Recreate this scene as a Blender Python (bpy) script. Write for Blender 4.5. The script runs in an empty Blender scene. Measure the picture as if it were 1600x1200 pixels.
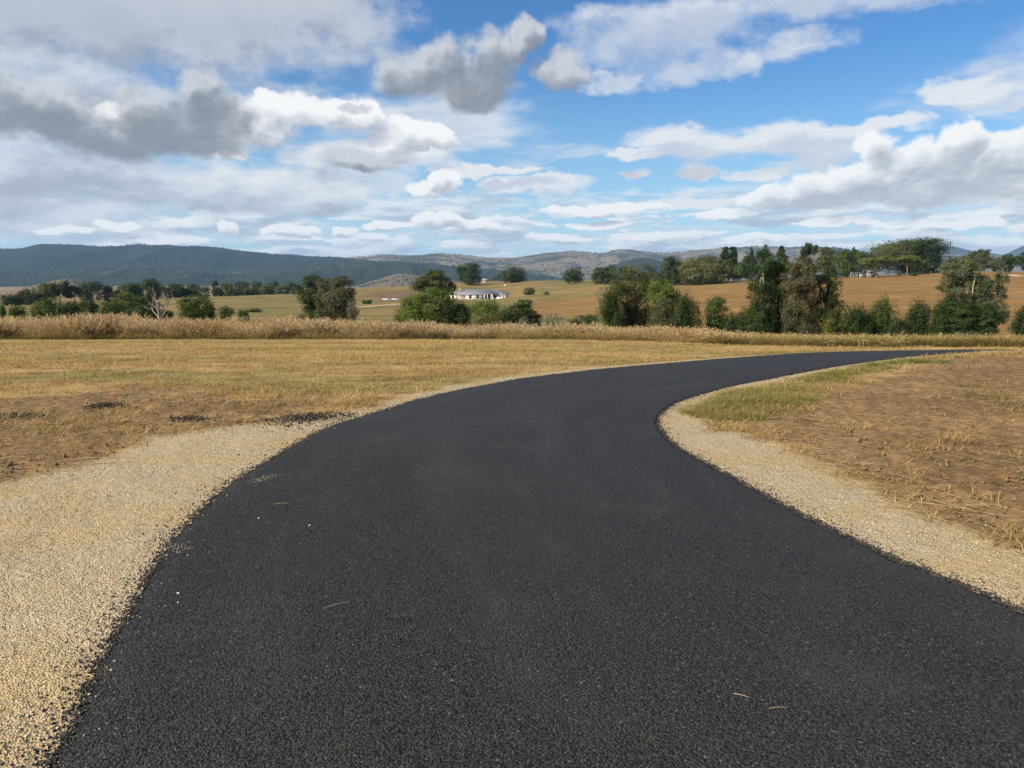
import bpy, math, random
import numpy as np
from mathutils import Vector

scene = bpy.context.scene
RAD = math.radians

# ---------------------------------------------------------------- camera
FPX = 1202.0          # focal length in photo pixels (photo 1600 x 1200)
HZ = 436.0            # row of the true horizon in the photo
EYE = 1.6
PITCH = math.atan((600 - HZ) / FPX)
CP, SP = math.cos(PITCH), math.sin(PITCH)
cam_data = bpy.data.cameras.new('camera')
cam_data.sensor_fit = 'HORIZONTAL'
cam_data.sensor_width = 36.0
cam_data.lens = 36.0 * FPX / 1600.0
cam_data.clip_start = 0.05
cam_data.clip_end = 60000.0
cam = bpy.data.objects.new('camera', cam_data)
scene.collection.objects.link(cam)
cam.location = (0, 0, EYE)
cam.rotation_euler = (math.pi / 2 - PITCH, 0, 0)
scene.camera = cam

# ---------------------------------------------------------------- light and exposure
SUN_EL = RAD(34.0)
SUN_AZ = RAD(-122.0)      # from +Y, clockwise positive: behind the camera, to its left
SKY_STRENGTH = 0.062
EXPOSURE = 0.85
scene.view_settings.view_transform = 'Standard'
scene.view_settings.look = 'None'
scene.view_settings.gamma = 1.0
scene.view_settings.use_curve_mapping = False
scene.view_settings.exposure = EXPOSURE
scene.cycles.max_bounces = 6
scene.cycles.diffuse_bounces = 2
scene.cycles.transparent_max_bounces = 8
scene.cycles.volume_bounces = 0

sun_dir = Vector((math.sin(SUN_AZ) * math.cos(SUN_EL), math.cos(SUN_AZ) * math.cos(SUN_EL), math.sin(SUN_EL)))
sun_data = bpy.data.lights.new('sun', 'SUN')
sun_data.energy = 5.0
sun_data.angle = RAD(0.53)
sun_data.color = (1.0, 0.885, 0.70)
sun = bpy.data.objects.new('sun', sun_data)
scene.collection.objects.link(sun)
sun.rotation_euler = (-sun_dir).to_track_quat('-Z', 'Y').to_euler()


# ---------------------------------------------------------------- node helper
class NT:
    """small wrapper that builds nodes; a socket given as an input is linked"""
    def __init__(self, tree):
        self.t = tree

    def n(self, typ, ins=None, **props):
        nd = self.t.nodes.new(typ)
        for k, v in props.items():
            setattr(nd, k, v)
        for k, v in (ins or {}).items():
            self.put(nd.inputs[k], v)
        return nd

    def put(self, sock, v):
        if isinstance(v, bpy.types.NodeSocket):
            self.t.links.new(v, sock)
        elif v is not None:
            if isinstance(v, (tuple, list)) and sock.type == 'RGBA' and len(v) == 3:
                v = (*v, 1.0)
            sock.default_value = v

    def m(self, op, a, b=None, c=None, clamp=False):
        nd = self.n('ShaderNodeMath', operation=op, use_clamp=clamp)
        for i, v in enumerate((a, b, c)):
            self.put(nd.inputs[i], v)
        return nd.outputs[0]

    def v(self, op, a, b=None, scale=None):
        nd = self.n('ShaderNodeVectorMath', operation=op)
        self.put(nd.inputs[0], a)
        if b is not None:
            self.put(nd.inputs[1], b)
        if scale is not None:
            self.put(nd.inputs['Scale'], scale)
        return nd.outputs['Value'] if op in ('DOT_PRODUCT', 'LENGTH', 'DISTANCE') else nd.outputs[0]

    def mix(self, f, a, b, blend='MIX'):
        nd = self.n('ShaderNodeMix', data_type='RGBA', blend_type=blend)
        self.put(nd.inputs[0], f)
        self.put(nd.inputs[6], a)
        self.put(nd.inputs[7], b)
        return nd.outputs[2]

    def noise(self, vec, scale, detail=4.0, rough=0.55, dist=0.0, color=False, lac=2.0, dim='3D'):
        nd = self.n('ShaderNodeTexNoise', noise_dimensions=dim, ins={'Vector': vec, 'Scale': scale, 'Detail': detail, 'Roughness': rough,
                                           'Distortion': dist, 'Lacunarity': lac})
        return nd.outputs['Color' if color else 'Fac']

    def ss(self, x, a, b):
        nd = self.n('ShaderNodeMapRange', {'Value': x, 'From Min': a, 'From Max': b}, interpolation_type='SMOOTHSTEP')
        return nd.outputs['Result']

    def lin(self, x, a, b, c=0.0, d=1.0):
        nd = self.n('ShaderNodeMapRange', {'Value': x, 'From Min': a, 'From Max': b, 'To Min': c, 'To Max': d})
        return nd.outputs['Result']

    def comb(self, x, y, z):
        return self.n('ShaderNodeCombineXYZ', {0: x, 1: y, 2: z}).outputs[0]

    def sep(self, vec):
        return self.n('ShaderNodeSeparateXYZ', {0: vec}).outputs

    def attr(self, name, kind='GEOMETRY'):
        return self.n('ShaderNodeAttribute', attribute_name=name, attribute_type=kind)


def px_dir(px, py):
    """world direction through a photo pixel"""
    u, v = (px - 800) / FPX, (600 - py) / FPX
    return np.array([u, CP + v * SP, -SP + v * CP])


def px_azel(px, py):
    d = px_dir(px, py)
    return math.degrees(math.atan2(d[0], d[1])), math.degrees(math.atan2(d[2], math.hypot(d[0], d[1])))

# ---------------------------------------------------------------- sky
world = bpy.data.worlds.new('World')
scene.world = world
world.use_nodes = True
wt = world.node_tree
wt.nodes.clear()
W = NT(wt)

# cloud banks: (px, py, half width, half height) of the cloud lumps seen in the photograph -> degrees of azimuth / elevation
GREY_HEAPS = [  # cumulus standing in the shade of the deck
    (640, 112, 62, 44), (702, 112, 78, 50), (762, 92, 52, 55), (800, 58, 34, 34), (745, 146, 66, 26), (880, 108, 54, 34),
    (232, 178, 52, 46), (325, 150, 48, 48), (190, 218, 80, 34), (275, 215, 105, 34), (355, 175, 52, 40), (300, 190, 70, 45),
    (60, 165, 130, 46), (-60, 150, 140, 70), (110, 200, 120, 26), (555, 172, 24, 10), (560, 248, 90, 18), (1085, 266, 34, 11), (988, 272, 18, 8),
]
BRIGHT_HEAPS = [  # sunlit cumulus
    (1500, 226, 50, 40), (1562, 240, 62, 45), (1430, 254, 70, 44), (1368, 236, 34, 36), (1330, 290, 118, 34), (1505, 282, 150, 40),
    (1235, 308, 80, 20), (1420, 300, 160, 30), (1640, 260, 90, 70), (1690, 290, 120, 40),
    (698, 284, 30, 22), (664, 300, 34, 12), (660, 208, 52, 26), (690, 205, 25, 20), (620, 225, 60, 18),
    (455, 168, 70, 30), (400, 196, 60, 30), (540, 178, 60, 24), (350, 232, 50, 16), (195, 186, 50, 26),
    (680, 345, 45, 13), (740, 352, 40, 9), (605, 352, 34, 8), (455, 362, 46, 11), (350, 358, 22, 15), (545, 360, 20, 10),
    (870, 374, 60, 9), (1010, 370, 46, 7), (940, 350, 60, 7), (1130, 334, 50, 7), (1290, 348, 60, 7), (1410, 352, 80, 7), (1520, 350, 50, 8),
    (185, 354, 44, 7), (90, 362, 56, 7), (255, 374, 60, 7), (940, 327, 100, 9), (1180, 372, 60, 7),
]
SHEETS = [  # soft layers
    (120, 30, 560, 95), (420, 20, 260, 62), (60, 110, 300, 90), (-100, 60, 400, 160), (300, 80, 150, 26), (-150, 80, 300, 150),
    (470, 168, 130, 40), (560, 185, 90, 30), (400, 200, 80, 36), (380, 165, 60, 30), (90, 210, 260, 60),
    (560, 245, 110, 26), (640, 240, 70, 18), (700, 268, 60, 8), (150, 265, 330, 46), (330, 290, 260, 44), (480, 305, 160, 30), (20, 320, 300, 60),
    (1020, 70, 130, 58), (1080, 28, 190, 45), (1250, 66, 92, 26), (1060, 112, 110, 30), (960, 130, 60, 18), (1330, -10, 420, 40), (1150, 95, 60, 30),
    (1120, 228, 120, 30), (1060, 212, 90, 22), (1210, 222, 100, 30), (1290, 235, 90, 40), (1330, 200, 120, 14), (1000, 240, 60, 12),
    (1530, 140, 92, 18), (1600, 165, 50, 12), (1480, 160, 40, 8), (930, 328, 120, 13), (1060, 318, 100, 12), (850, 288, 90, 18), (790, 262, 60, 8),
    (1170, 272, 60, 10), (1600, 305, 120, 24), (1085, 266, 40, 14), (988, 272, 24, 10),
]


def warp(T, P, flat):
    """broad shift of the lookup, shared by all samples of a bank"""
    w = T.v('SUBTRACT', T.noise(T.v('MULTIPLY', P, (0.17, 0.17 * flat, 0)), 1.0, 3.0, 0.6, color=True, dim='2D'), (0.5, 0.5, 0.5))
    return T.v('MULTIPLY', w, (1.0, 0.66 / flat, 0))


def heap_group(name, blobs, rough, amp, nscale, k, flat, billow=0.0, detail=8.0):
    """node group: (azimuth, elevation, 0) and broad shift -> density of a bank of clouds"""
    g = bpy.data.node_groups.new(name, 'ShaderNodeTree')
    g.interface.new_socket('P', in_out='INPUT', socket_type='NodeSocketVector')
    g.interface.new_socket('Shift', in_out='INPUT', socket_type='NodeSocketVector')
    g.interface.new_socket('D', in_out='OUTPUT', socket_type='NodeSocketFloat')
    G = NT(g)
    gi, go = g.nodes.new('NodeGroupInput'), g.nodes.new('NodeGroupOutput')
    P = gi.outputs[0]
    # far clouds low in the sky have finer lumps
    pa, pe, _ = G.sep(P)
    far = G.m('ADD', G.m('MAXIMUM', pe, -4.0), 12.0)
    N = G.comb(G.m('MULTIPLY', pa, 1.12), G.m('MULTIPLY', G.m('LOGARITHM', far, math.e), 22.0), 0.0)
    # ragged outline: shift the lookup by noise at two sizes
    w2 = G.v('SUBTRACT', G.noise(G.v('MULTIPLY', N, (0.8, 0.8 * flat, 0)), 1.0, 3.0 if detail > 6 else 1.0, 0.6, color=True, dim='2D'), (0.5, 0.5, 0.5))
    f = G.noise(G.v('MULTIPLY', N, (nscale, nscale * flat, 0)), 1.0, detail, rough, dim='2D')
    if billow:
        vor = G.n('ShaderNodeTexVoronoi', {'Vector': G.v('ADD', G.v('MULTIPLY', N, (0.55, 0.62, 0)), G.v('SCALE', w2, scale=0.9)), 'Scale': 1.0,
                                           'Detail': 2.0 if detail > 6 else 0.0, 'Roughness': 0.55, 'Lacunarity': 2.3}, voronoi_dimensions='2D', feature='F1', normalize=True).outputs['Distance']
        f = G.m('ADD', f, G.m('MULTIPLY', G.m('SUBTRACT', 0.42, vor), billow))
    if blobs is None:
        g.links.new(G.m('MULTIPLY', f, amp), go.inputs[0])
        return g
    fs = G.m('DIVIDE', far, 24.0)
    Q = G.v('ADD', P, G.v('SCALE', gi.outputs[1], scale=G.m('MULTIPLY', fs, 7.0 * k)))
    Q = G.v('ADD', Q, G.v('SCALE', G.v('MULTIPLY', w2, (1.9 * k, 1.7 * k / flat, 0)), scale=fs))
    acc = None
    for (px, py, hw, hh) in blobs:
        a, e = px_azel(px, py)
        a0, _ = px_azel(px - hw, py); a1, _ = px_azel(px + hw, py)
        _, e1 = px_azel(px, py - hh); _, e0 = px_azel(px, py + hh)
        ia, ie = 2.0 / (a1 - a0), 2.0 / (e1 - e0)
        md = G.n('ShaderNodeVectorMath', operation='MULTIPLY_ADD')
        G.put(md.inputs[0], Q)
        md.inputs[1].default_value = (ia, ie, 0)
        md.inputs[2].default_value = (-a * ia, -e * ie, 0)
        r2 = G.v('DOT_PRODUCT', md.outputs[0], md.outputs[0])
        acc = r2 if acc is None else G.m('SMOOTH_MIN', acc, r2, 0.35)
    acc = G.m('SUBTRACT', 1.0, acc)
    D = G.m('ADD', acc, G.m('MULTIPLY', G.m('SUBTRACT', f, 0.5), amp))
    g.links.new(D, go.inputs[0])
    return g


gen = W.n('ShaderNodeTexCoord').outputs['Generated']
dx, dy, dz = W.sep(W.v('NORMALIZE', gen))
az = W.m('MULTIPLY', W.m('ARCTAN2', dx, dy), 57.29578)
el = W.m('MULTIPLY', W.m('ARCSINE', dz), 57.29578)
P = W.comb(az, el, 0.0)


def use(g, vec, shift):
    nd = W.n('ShaderNodeGroup', node_tree=g)
    wt.links.new(vec, nd.inputs[0])
    wt.links.new(shift, nd.inputs[1])
    return nd.outputs[0]


sky = W.n('ShaderNodeTexSky', sky_type='NISHITA', sun_disc=False, sun_elevation=SUN_EL, sun_rotation=SUN_AZ,
          altitude=100.0, air_density=1.0, dust_density=0.1, ozone_density=3.0).outputs[0]
sky = W.n('ShaderNodeHueSaturation', {'Saturation': 1.25, 'Color': sky}).outputs[0]
sky = W.mix(1.0, sky, (0.84, 1.0, 1.14), 'MULTIPLY')
sky = W.mix(W.m('MULTIPLY', W.m('SUBTRACT', 1.0, W.ss(el, 0.0, 16.0)), 0.65), sky, tuple(c / SKY_STRENGTH for c in (0.235, 0.385, 0.475)))
K = 1.0 / SKY_STRENGTH
WHITE = tuple(K * c for c in (0.50, 0.50, 0.49))
SOFT = tuple(K * c for c in (0.365, 0.39, 0.435))
GREY = tuple(K * c for c in (0.150, 0.168, 0.205))
DARK = tuple(K * c for c in (0.100, 0.112, 0.142))

# 1. a broken deck of layer cloud all round the sky, in plan so that it packs together towards the horizon
inv = W.m('DIVIDE', 1.0, W.m('ADD', W.m('MAXIMUM', dz, 0.0), 0.055))
plan = W.comb(W.m('MULTIPLY', dx, inv), W.m('MULTIPLY', dy, inv), 0.3)
n_deck = W.noise(plan, 0.62, 8.0, 0.57, dim='2D')
cover = W.lin(el, 2.0, 22.0, 0.10, -0.075)
deck = W.m('ADD', n_deck, cover)
a_deck = W.ss(deck, 0.50, 0.70)
n_deck2 = W.noise(W.v('ADD', plan, (0.12, -0.10, 0.0)), 0.62, 6.0, 0.57, dim='2D')
deck_col = W.mix(W.lin(W.m('SUBTRACT', n_deck2, n_deck), -0.06, 0.08, 0.0, 1.0), WHITE, SOFT)
deck_col = W.mix(W.ss(deck, 0.62, 0.78), deck_col, SOFT)
col = W.mix(W.m('MULTIPLY', a_deck, W.lin(el, 3.0, 9.0, 0.45, 0.80)), sky, deck_col)

# 2. rows of small cumulus standing just above the skyline, all round
rowP = W.v('MULTIPLY', P, (0.135, 0.72, 0.0))
def rows(vec):
    return W.noise(vec, 1.0, 7.0, 0.62, dim='2D')
r0, r1 = rows(rowP), rows(W.v('ADD', rowP, (-0.10, 0.30, 0.0)))
band = W.m('MULTIPLY', W.ss(el, -2.0, 0.8), W.m('SUBTRACT', 1.0, W.ss(el, 3.4, 7.0)))
a_row = W.m('MULTIPLY', W.ss(W.m('ADD', r0, W.m('MULTIPLY', band, 0.055)), 0.485, 0.55), W.m('SQRT', band))
row_sh = W.m('ADD', W.m('MULTIPLY', W.m('SUBTRACT', r1, 0.5), 1.6), W.m('MULTIPLY', W.m('SUBTRACT', r1, r0), 1.5))
row_col = W.mix(W.ss(row_sh, -0.40, 0.42), tuple(K * c for c in (0.55, 0.555, 0.54)), tuple(K * c for c in (0.25, 0.29, 0.355)))
col = W.mix(W.m('MULTIPLY', a_row, 0.9), col, row_col)

# 3. soft sheets
gS = heap_group('cloud_sheets', SHEETS, 0.62, 2.6, 0.15, 0.9, 2.0)
shS, shH = warp(W, P, 2.0), warp(W, W.v('ADD', P, (40.0, 9.0, 0)), 1.25)
s0, s1 = use(gS, P, shS), use(gS, W.v('ADD', P, (-0.7, 1.1, 0.0)), shS)
left = W.m('SUBTRACT', 1.0, W.ss(az, -14.0, 0.0))
high = W.ss(W.m('ADD', el, W.m('MULTIPLY', W.m('SUBTRACT', 1.0, W.ss(az, -20.0, -10.0)), 3.5)), 8.5, 14.5)
over = W.m('MULTIPLY', left, W.ss(el, 11.0, 16.0))
roof = W.m('MULTIPLY', W.m('SUBTRACT', 1.0, W.ss(az, -16.0, -5.0)), W.ss(el, 12.0, 17.0))
s0 = W.m('ADD', s0, W.m('MULTIPLY', roof, 0.55))
a_s = W.m('MULTIPLY', W.ss(s0, -0.25, W.lin(high, 0.0, 1.0, 0.75, 1.15)), W.lin(W.m('SUBTRACT', high, left), 0.0, 1.0, 0.92, 0.78))
s_col = W.mix(W.ss(s1, -0.2, 0.8), tuple(K * c for c in (0.48, 0.485, 0.49)), SOFT)
s_col = W.mix(W.m('MULTIPLY', W.ss(s1, 0.5, 1.25), W.lin(left, 0.0, 1.0, 0.12, 0.75)), s_col, tuple(K * c for c in (0.19, 0.21, 0.255)))
s_col = W.mix(W.m('MULTIPLY', over, 0.8), s_col, W.mix(W.ss(W.m('SUBTRACT', s1, s0), -0.35, 0.35), tuple(K * c for c in (0.295, 0.31, 0.35)), tuple(K * c for c in (0.215, 0.23, 0.265))))
col = W.mix(a_s, col, s_col)

# 4. cumulus heaps with pale tops and grey feet
up = W.lin(el, 1.0, 13.0, 0.22, 1.0)             # lower in the sky = farther = smaller
AMP = (0.56, 1.8, 0.26, 0.5, 1.3, 0.40)
gN = heap_group('cloud_lumps', None, *AMP)
h2, hn = use(gN, W.v('ADD', P, W.v('SCALE', (-0.24, 0.38, 0.0), scale=up)), shH), use(gN, P, shH)
relief = W.m('SUBTRACT', h2, hn)


def bank(col, blobs, nm, lo, hi, off, lit, half, feet, relief_k, bias, opaque, back):
    gA, gB = heap_group(nm, blobs, *AMP), heap_group(nm + '_broad', blobs, *AMP, 4.0)
    d0 = use(gA, P, shH)
    d1 = use(gB, W.v('ADD', P, W.v('SCALE', off, scale=up)), shH)
    a = W.ss(d0, lo, hi)
    sh = W.m('SUBTRACT', W.m('ADD', W.ss(d1, -0.9, 1.25), W.m('MULTIPLY', relief, relief_k)), bias)
    T3 = [tuple(K * c for c in x) for x in (lit, half, feet)]
    hc = W.mix(W.ss(sh, 0.22, 1.0), W.mix(W.ss(sh, -0.20, 0.48), T3[0], T3[1]), T3[2])
    return W.mix(W.m('MULTIPLY', a, opaque), col, hc)


col = bank(col, BRIGHT_HEAPS, 'bright_heaps', -0.12, 0.42, (-0.6, 1.55, 0.0), (0.555, 0.555, 0.545), (0.435, 0.443, 0.46), (0.235, 0.25, 0.285), 0.50, 0.26, 0.97, 0)
col = bank(col, GREY_HEAPS, 'grey_heaps', -0.22, 0.80, (-0.6, 1.7, 0.0), (0.36, 0.372, 0.392), (0.22, 0.232, 0.257), (0.135, 0.146, 0.170), 0.60, 0.06, 0.94, 0)

bg = W.n('ShaderNodeBackground', {'Color': col, 'Strength': SKY_STRENGTH})
out = W.n('ShaderNodeOutputWorld')
wt.links.new(bg.outputs[0], out.inputs[0])
world.cycles.sampling_method = 'MANUAL'
world.cycles.sample_map_resolution = 512

# ---------------------------------------------------------------- small tools
rng = np.random.default_rng(7)


def fade(t):
    return t * t * t * (t * (t * 6 - 15) + 10)


def hash2(ix, iy, seed):
    h = (ix.astype(np.int64) * 374761393 + iy.astype(np.int64) * 668265263 + seed * 1442695041) & 0xFFFFFFFF
    h = ((h ^ (h >> 13)) * 1274126177) & 0xFFFFFFFF
    h = h ^ (h >> 16)
    return (h & 0xFFFF) / 65535.0


def vnoise(x, y, seed=0):
    x, y = np.asarray(x, float), np.asarray(y, float)
    ix, iy = np.floor(x), np.floor(y)
    fx, fy = fade(x - ix), fade(y - iy)
    a, b = hash2(ix, iy, seed), hash2(ix + 1, iy, seed)
    c, d = hash2(ix, iy + 1, seed), hash2(ix + 1, iy + 1, seed)
    return (a + (b - a) * fx) * (1 - fy) + (c + (d - c) * fx) * fy


def fbm(x, y, octaves=4, seed=0, gain=0.5):
    s, amp, tot = 0.0, 1.0, 0.0
    for o in range(octaves):
        s = s + amp * (vnoise(x * 2 ** o + 17.3 * o, y * 2 ** o - 9.1 * o, seed + o) - 0.5)
        tot += amp
        amp *= gain
    return s / tot * 2.0


def mesh_np(name, verts, faces=None, quads=None, tris=None, smooth=False, attrs=None):
    """fast mesh from numpy arrays"""
    me = bpy.data.meshes.new(name)
    verts = np.asarray(verts, np.float32).reshape(-1, 3)
    blocks = []
    if quads is not None and len(quads):
        blocks.append((np.asarray(quads, np.int32).reshape(-1, 4), 4))
    if tris is not None and len(tris):
        blocks.append((np.asarray(tris, np.int32).reshape(-1, 3), 3))
    nl = sum(b.size for b, _ in blocks)
    npoly = sum(len(b) for b, _ in blocks)
    me.vertices.add(len(verts))
    me.vertices.foreach_set('co', verts.ravel())
    me.loops.add(nl)
    me.loops.foreach_set('vertex_index', np.concatenate([b.ravel() for b, _ in blocks]))
    me.polygons.add(npoly)
    starts, st = [], 0
    for b, k in blocks:
        starts.append(st + np.arange(len(b), dtype=np.int32) * k)
        st += b.size
    me.polygons.foreach_set('loop_start', np.concatenate(starts))
    if smooth:
        me.polygons.foreach_set('use_smooth', np.ones(npoly, bool))
    for k, v in (attrs or {}).items():
        at = me.attributes.new(k, 'FLOAT', 'POINT')
        at.data.foreach_set('value', np.asarray(v, np.float32).ravel())
    me.update(calc_edges=True)
    return me


def link(name, me, mat=None, parent=None, **props):
    o = bpy.data.objects.new(name, me)
    scene.collection.objects.link(o)
    if mat is not None and me is not None and not me.materials:
        me.materials.append(mat)
    if parent is not None:
        o.parent = parent
    for k, v in props.items():
        o[k] = v
    return o


def empty(name, loc, **props):
    o = link(name, None, **props)
    o.location = loc
    return o


def new_mat(name):
    m = bpy.data.materials.new(name)
    m.use_nodes = True
    m.node_tree.nodes.clear()
    T = NT(m.node_tree)
    T.out = T.n('ShaderNodeOutputMaterial')
    return m, T


def finish(T, shader):
    T.t.links.new(shader, T.out.inputs['Surface'])


def plain(name, color, rough=0.6, var=0.12, scale=3.0, spec=0.3):
    """painted or raw surface with a little uneven colour"""
    m, T = new_mat(name)
    co = T.n('ShaderNodeTexCoord').outputs['Object']
    f = T.noise(co, scale, 5.0, 0.6)
    c = T.mix(f, tuple(x * (1 - var) for x in color), tuple(min(1, x * (1 + var)) for x in color))
    b = T.n('ShaderNodeBsdfPrincipled', {'Base Color': c, 'Roughness': rough, 'Specular IOR Level': spec})
    finish(T, b.outputs[0])
    return m


# ---------------------------------------------------------------- lie of the land
# row in the photo at which the ground lies, per column and distance
COLS = np.array([-500, 0, 150, 330, 450, 600, 700, 750, 850, 950, 1050, 1200, 1350, 1500, 1600, 2100], float)
DIST = np.array([8, 10, 14, 18, 21, 25, 32, 40, 52, 65, 80, 100, 130, 160, 200, 250, 300, 350, 400, 470, 550, 650, 800, 1500, 2500, 4000], float)
_flat = lambda Y: HZ + EYE * FPX / Y
_near = [_flat(8), _flat(10), 578, 557, 549.5, 543, 536]
ROWS = {
    #        40   52   65   80   100  130  160  200  250  300  350  400  470  550  650  800  1500 2500 4000
    -500: [530, 528, 526, 522, 514, 503, 496, 489, 484, 480, 477, 474, 471, 469, 467, 464, 457, 450, 446],
    0:    [530, 528, 526, 521, 512, 502, 495, 489, 484, 480, 477, 474, 471, 469, 467, 464, 457, 450, 446],
    150:  [530, 528, 526, 521, 511, 501, 494, 487, 481, 477, 473, 471, 470, 469, 467, 464, 456, 449, 446],
    330:  [530, 528, 525, 520, 510, 500, 493, 484, 476, 470, 465.5, 463.5, 465, 467, 467, 464, 456, 449, 445],
    450:  [530, 528, 525, 519, 509, 499, 493, 486, 477, 469, 463, 459.5, 461, 464, 465, 463, 456, 449, 445],
    600:  [530, 528, 525, 519, 508, 498, 493, 486, 479, 472, 466, 460, 453, 448, 449, 455, 454, 449, 445],
    700:  [531, 529, 526, 520, 509, 500, 495, 488, 482, 476, 471, 465, 455, 446, 441, 446, 452, 449, 445],
    750:  [531, 529, 526, 521, 511, 503, 497, 490, 484, 478, 472, 467, 457, 446, 439, 442, 450, 449, 445],
    850:  [531, 529, 527, 523, 514, 506, 500, 492, 483, 473, 464, 456, 446, 439.5, 438, 442, 450, 449, 445],
    950:  [532, 530, 528, 526, 518, 508, 500, 489, 477, 466, 456, 448, 440.5, 437, 437, 442, 450, 449, 445],
    1050: [534, 532, 530, 529, 522, 511, 500, 483, 466, 453, 445, 441.5, 441, 442, 443, 444, 449, 448, 445],
    1200: [538, 536, 534, 532, 524, 512, 499, 480, 461, 447, 438.5, 436, 437, 439, 441, 443, 448, 448, 445],
    1350: [540, 538, 536, 534, 525, 512, 498, 478, 457, 441, 433, 430.5, 432, 435, 438, 441, 447, 447, 445],
    1500: [541, 539, 538, 536, 526, 513, 499, 477, 454, 437, 427, 423, 424, 428, 433, 438, 446, 447, 445],
    1600: [542, 540, 539, 537, 528, 515, 501, 479, 456, 440, 430, 425.5, 424.5, 427, 432, 438, 446, 447, 445],
    2100: [542, 540, 539, 537, 528, 515, 501, 479, 456, 440, 430, 425.5, 424.5, 427, 432, 438, 446, 447, 445],
}
TAB = np.array([_near + ROWS[int(c)] for c in COLS])


def row_slope(py):
    v = (600 - np.asarray(py, float)) / FPX
    return (-SP + v * CP) / (CP + v * SP)


SLOPE = row_slope(TAB)                      # dz per metre of forward distance
U = (COLS - 800) / FPX / 1.005
LOGD = np.log(DIST)


def _smooth_interp(u, ld):
    """bilinear in (u, log distance) with a smoothstep blend across the columns"""
    i = np.clip(np.searchsorted(U, u) - 1, 0, len(U) - 2)
    fu = np.clip((u - U[i]) / (U[i + 1] - U[i]), 0, 1)
    fu = fu * fu * (3 - 2 * fu)
    j = np.clip(np.searchsorted(LOGD, ld) - 1, 0, len(LOGD) - 2)
    fd = np.clip((ld - LOGD[j]) / (LOGD[j + 1] - LOGD[j]), 0, 1)
    return ((SLOPE[i, j] * (1 - fd) + SLOPE[i, j + 1] * fd) * (1 - fu) + (SLOPE[i + 1, j] * (1 - fd) + SLOPE[i + 1, j + 1] * fd) * fu)


def mound(x, y):
    """the slightly raised bare bank inside the bend"""
    return 0.12 * np.exp(-((x - 9.0) / 4.5) ** 2 - ((y - 15.0) / 4.0) ** 2) + 0.135 * np.exp(-np.maximum(np.abs(x - 16.0) - 4.3, 0) ** 2 / 1.9 ** 2 - ((y - 16.8) / 2.3) ** 2)


# the levelled pad on which the white house stands
PAD_Y = 400.0
PAD_X = PAD_Y * px_dir(750, 460)[0] / px_dir(750, 460)[1]
PAD_Z = EYE + PAD_Y * float(row_slope(467.3))


def height(x, y, detail=True):
    x, y = np.asarray(x, float), np.asarray(y, float)
    r = np.hypot(x, y)
    az = np.clip(np.arctan2(x, y), -0.66, 0.66)
    Y = np.maximum(r * np.cos(az), 0.01)
    s = _smooth_interp(np.tan(az), np.log(np.clip(Y, 8, 4000)))
    z = EYE + np.clip(Y, 8, 4000) * s
    z = np.where(Y < 8, 0.0 + 0 * z, z)
    z = np.where(Y > 4000, EYE + 4000 * s - (Y - 4000) * 0.004, z)
    z = z + mound(x, y)
    if detail:
        w = np.clip((Y - 40) / 60, 0, 1)
        z = z + w * 0.25 * fbm(x * 0.03, y * 0.03, 3, 5)
        q = np.maximum(np.abs(x - PAD_X) - 16.5, np.abs(y - PAD_Y - 5) - 8.0)
        q = np.clip(1 - q / 14.0, 0, 1)
        q = q * q * (3 - 2 * q)
        z = z * (1 - q) + (PAD_Z - 0.03) * q
    return z


# smooth the lie of the land once along the distance so that no crease shows
_fine = np.linspace(LOGD[0], LOGD[-1], 400)
_S = np.array([np.interp(_fine, LOGD, row) for row in SLOPE])
_k = np.exp(-np.linspace(-2, 2, 15) ** 2)
_k /= _k.sum()
_pad = np.pad(_S, ((0, 0), (7, 7)), mode='edge')
_Sm = np.array([np.convolve(row, _k, mode='valid') for row in _pad])
_Sm[:, :40] = _S[:, :40] * np.linspace(1, 0, 40) + _Sm[:, :40] * np.linspace(0, 1, 40)
SLOPE, LOGD = _Sm, _fine


def on_ground(px, py, far=45.0):
    """where the ray through a photo pixel first meets the ground (near field)"""
    d = px_dir(px, py)
    Y = np.exp(np.linspace(math.log(1.2), math.log(far), 900))
    X = Y * d[0] / d[1]
    gap = EYE + Y * d[2] / d[1] - height(X, Y, False)
    k = int(np.argmax(gap <= 0)) if (gap <= 0).any() else len(Y) - 1
    k = max(k, 1)
    g0, g1 = gap[k - 1], gap[k]
    t = g0 / (g0 - g1) if g0 != g1 else 1.0
    y = Y[k - 1] + (Y[k] - Y[k - 1]) * min(max(t, 0), 1)
    return np.array([y * d[0] / d[1], y])


def far_ground(px, py, lo=50.0, hi=1500.0):
    """distance at which the ground shows at this photo pixel, beyond the tall grass"""
    d = px_dir(px, py)
    Y = np.exp(np.linspace(math.log(lo), math.log(hi), 1200))
    gap = EYE + Y * d[2] / d[1] - height(Y * d[0] / d[1], Y)
    k = int(np.argmax(gap <= 0)) if (gap <= 0).any() else len(Y) - 1
    return Y[k]


def spline(pts, n):
    """Catmull-Rom through 2-D points, resampled evenly"""
    p = np.asarray(pts, float)
    p = np.vstack([2 * p[0] - p[1], p, 2 * p[-1] - p[-2]])
    out = []
    for i in range(1, len(p) - 2):
        t = np.linspace(0, 1, 24, endpoint=False)[:, None]
        out.append(0.5 * (2 * p[i] + (p[i + 1] - p[i - 1]) * t + (2 * p[i - 1] - 5 * p[i] + 4 * p[i + 1] - p[i + 2]) * t ** 2
                          + (3 * p[i] - p[i - 1] - 3 * p[i + 1] + p[i + 2]) * t ** 3))
    q = np.vstack(out + [p[-2][None]])
    s = np.concatenate([[0], np.cumsum(np.hypot(*np.diff(q, axis=0).T))])
    k = np.linspace(0, s[-1], n)
    return np.stack([np.interp(k, s, q[:, 0]), np.interp(k, s, q[:, 1])], 1)


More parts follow.
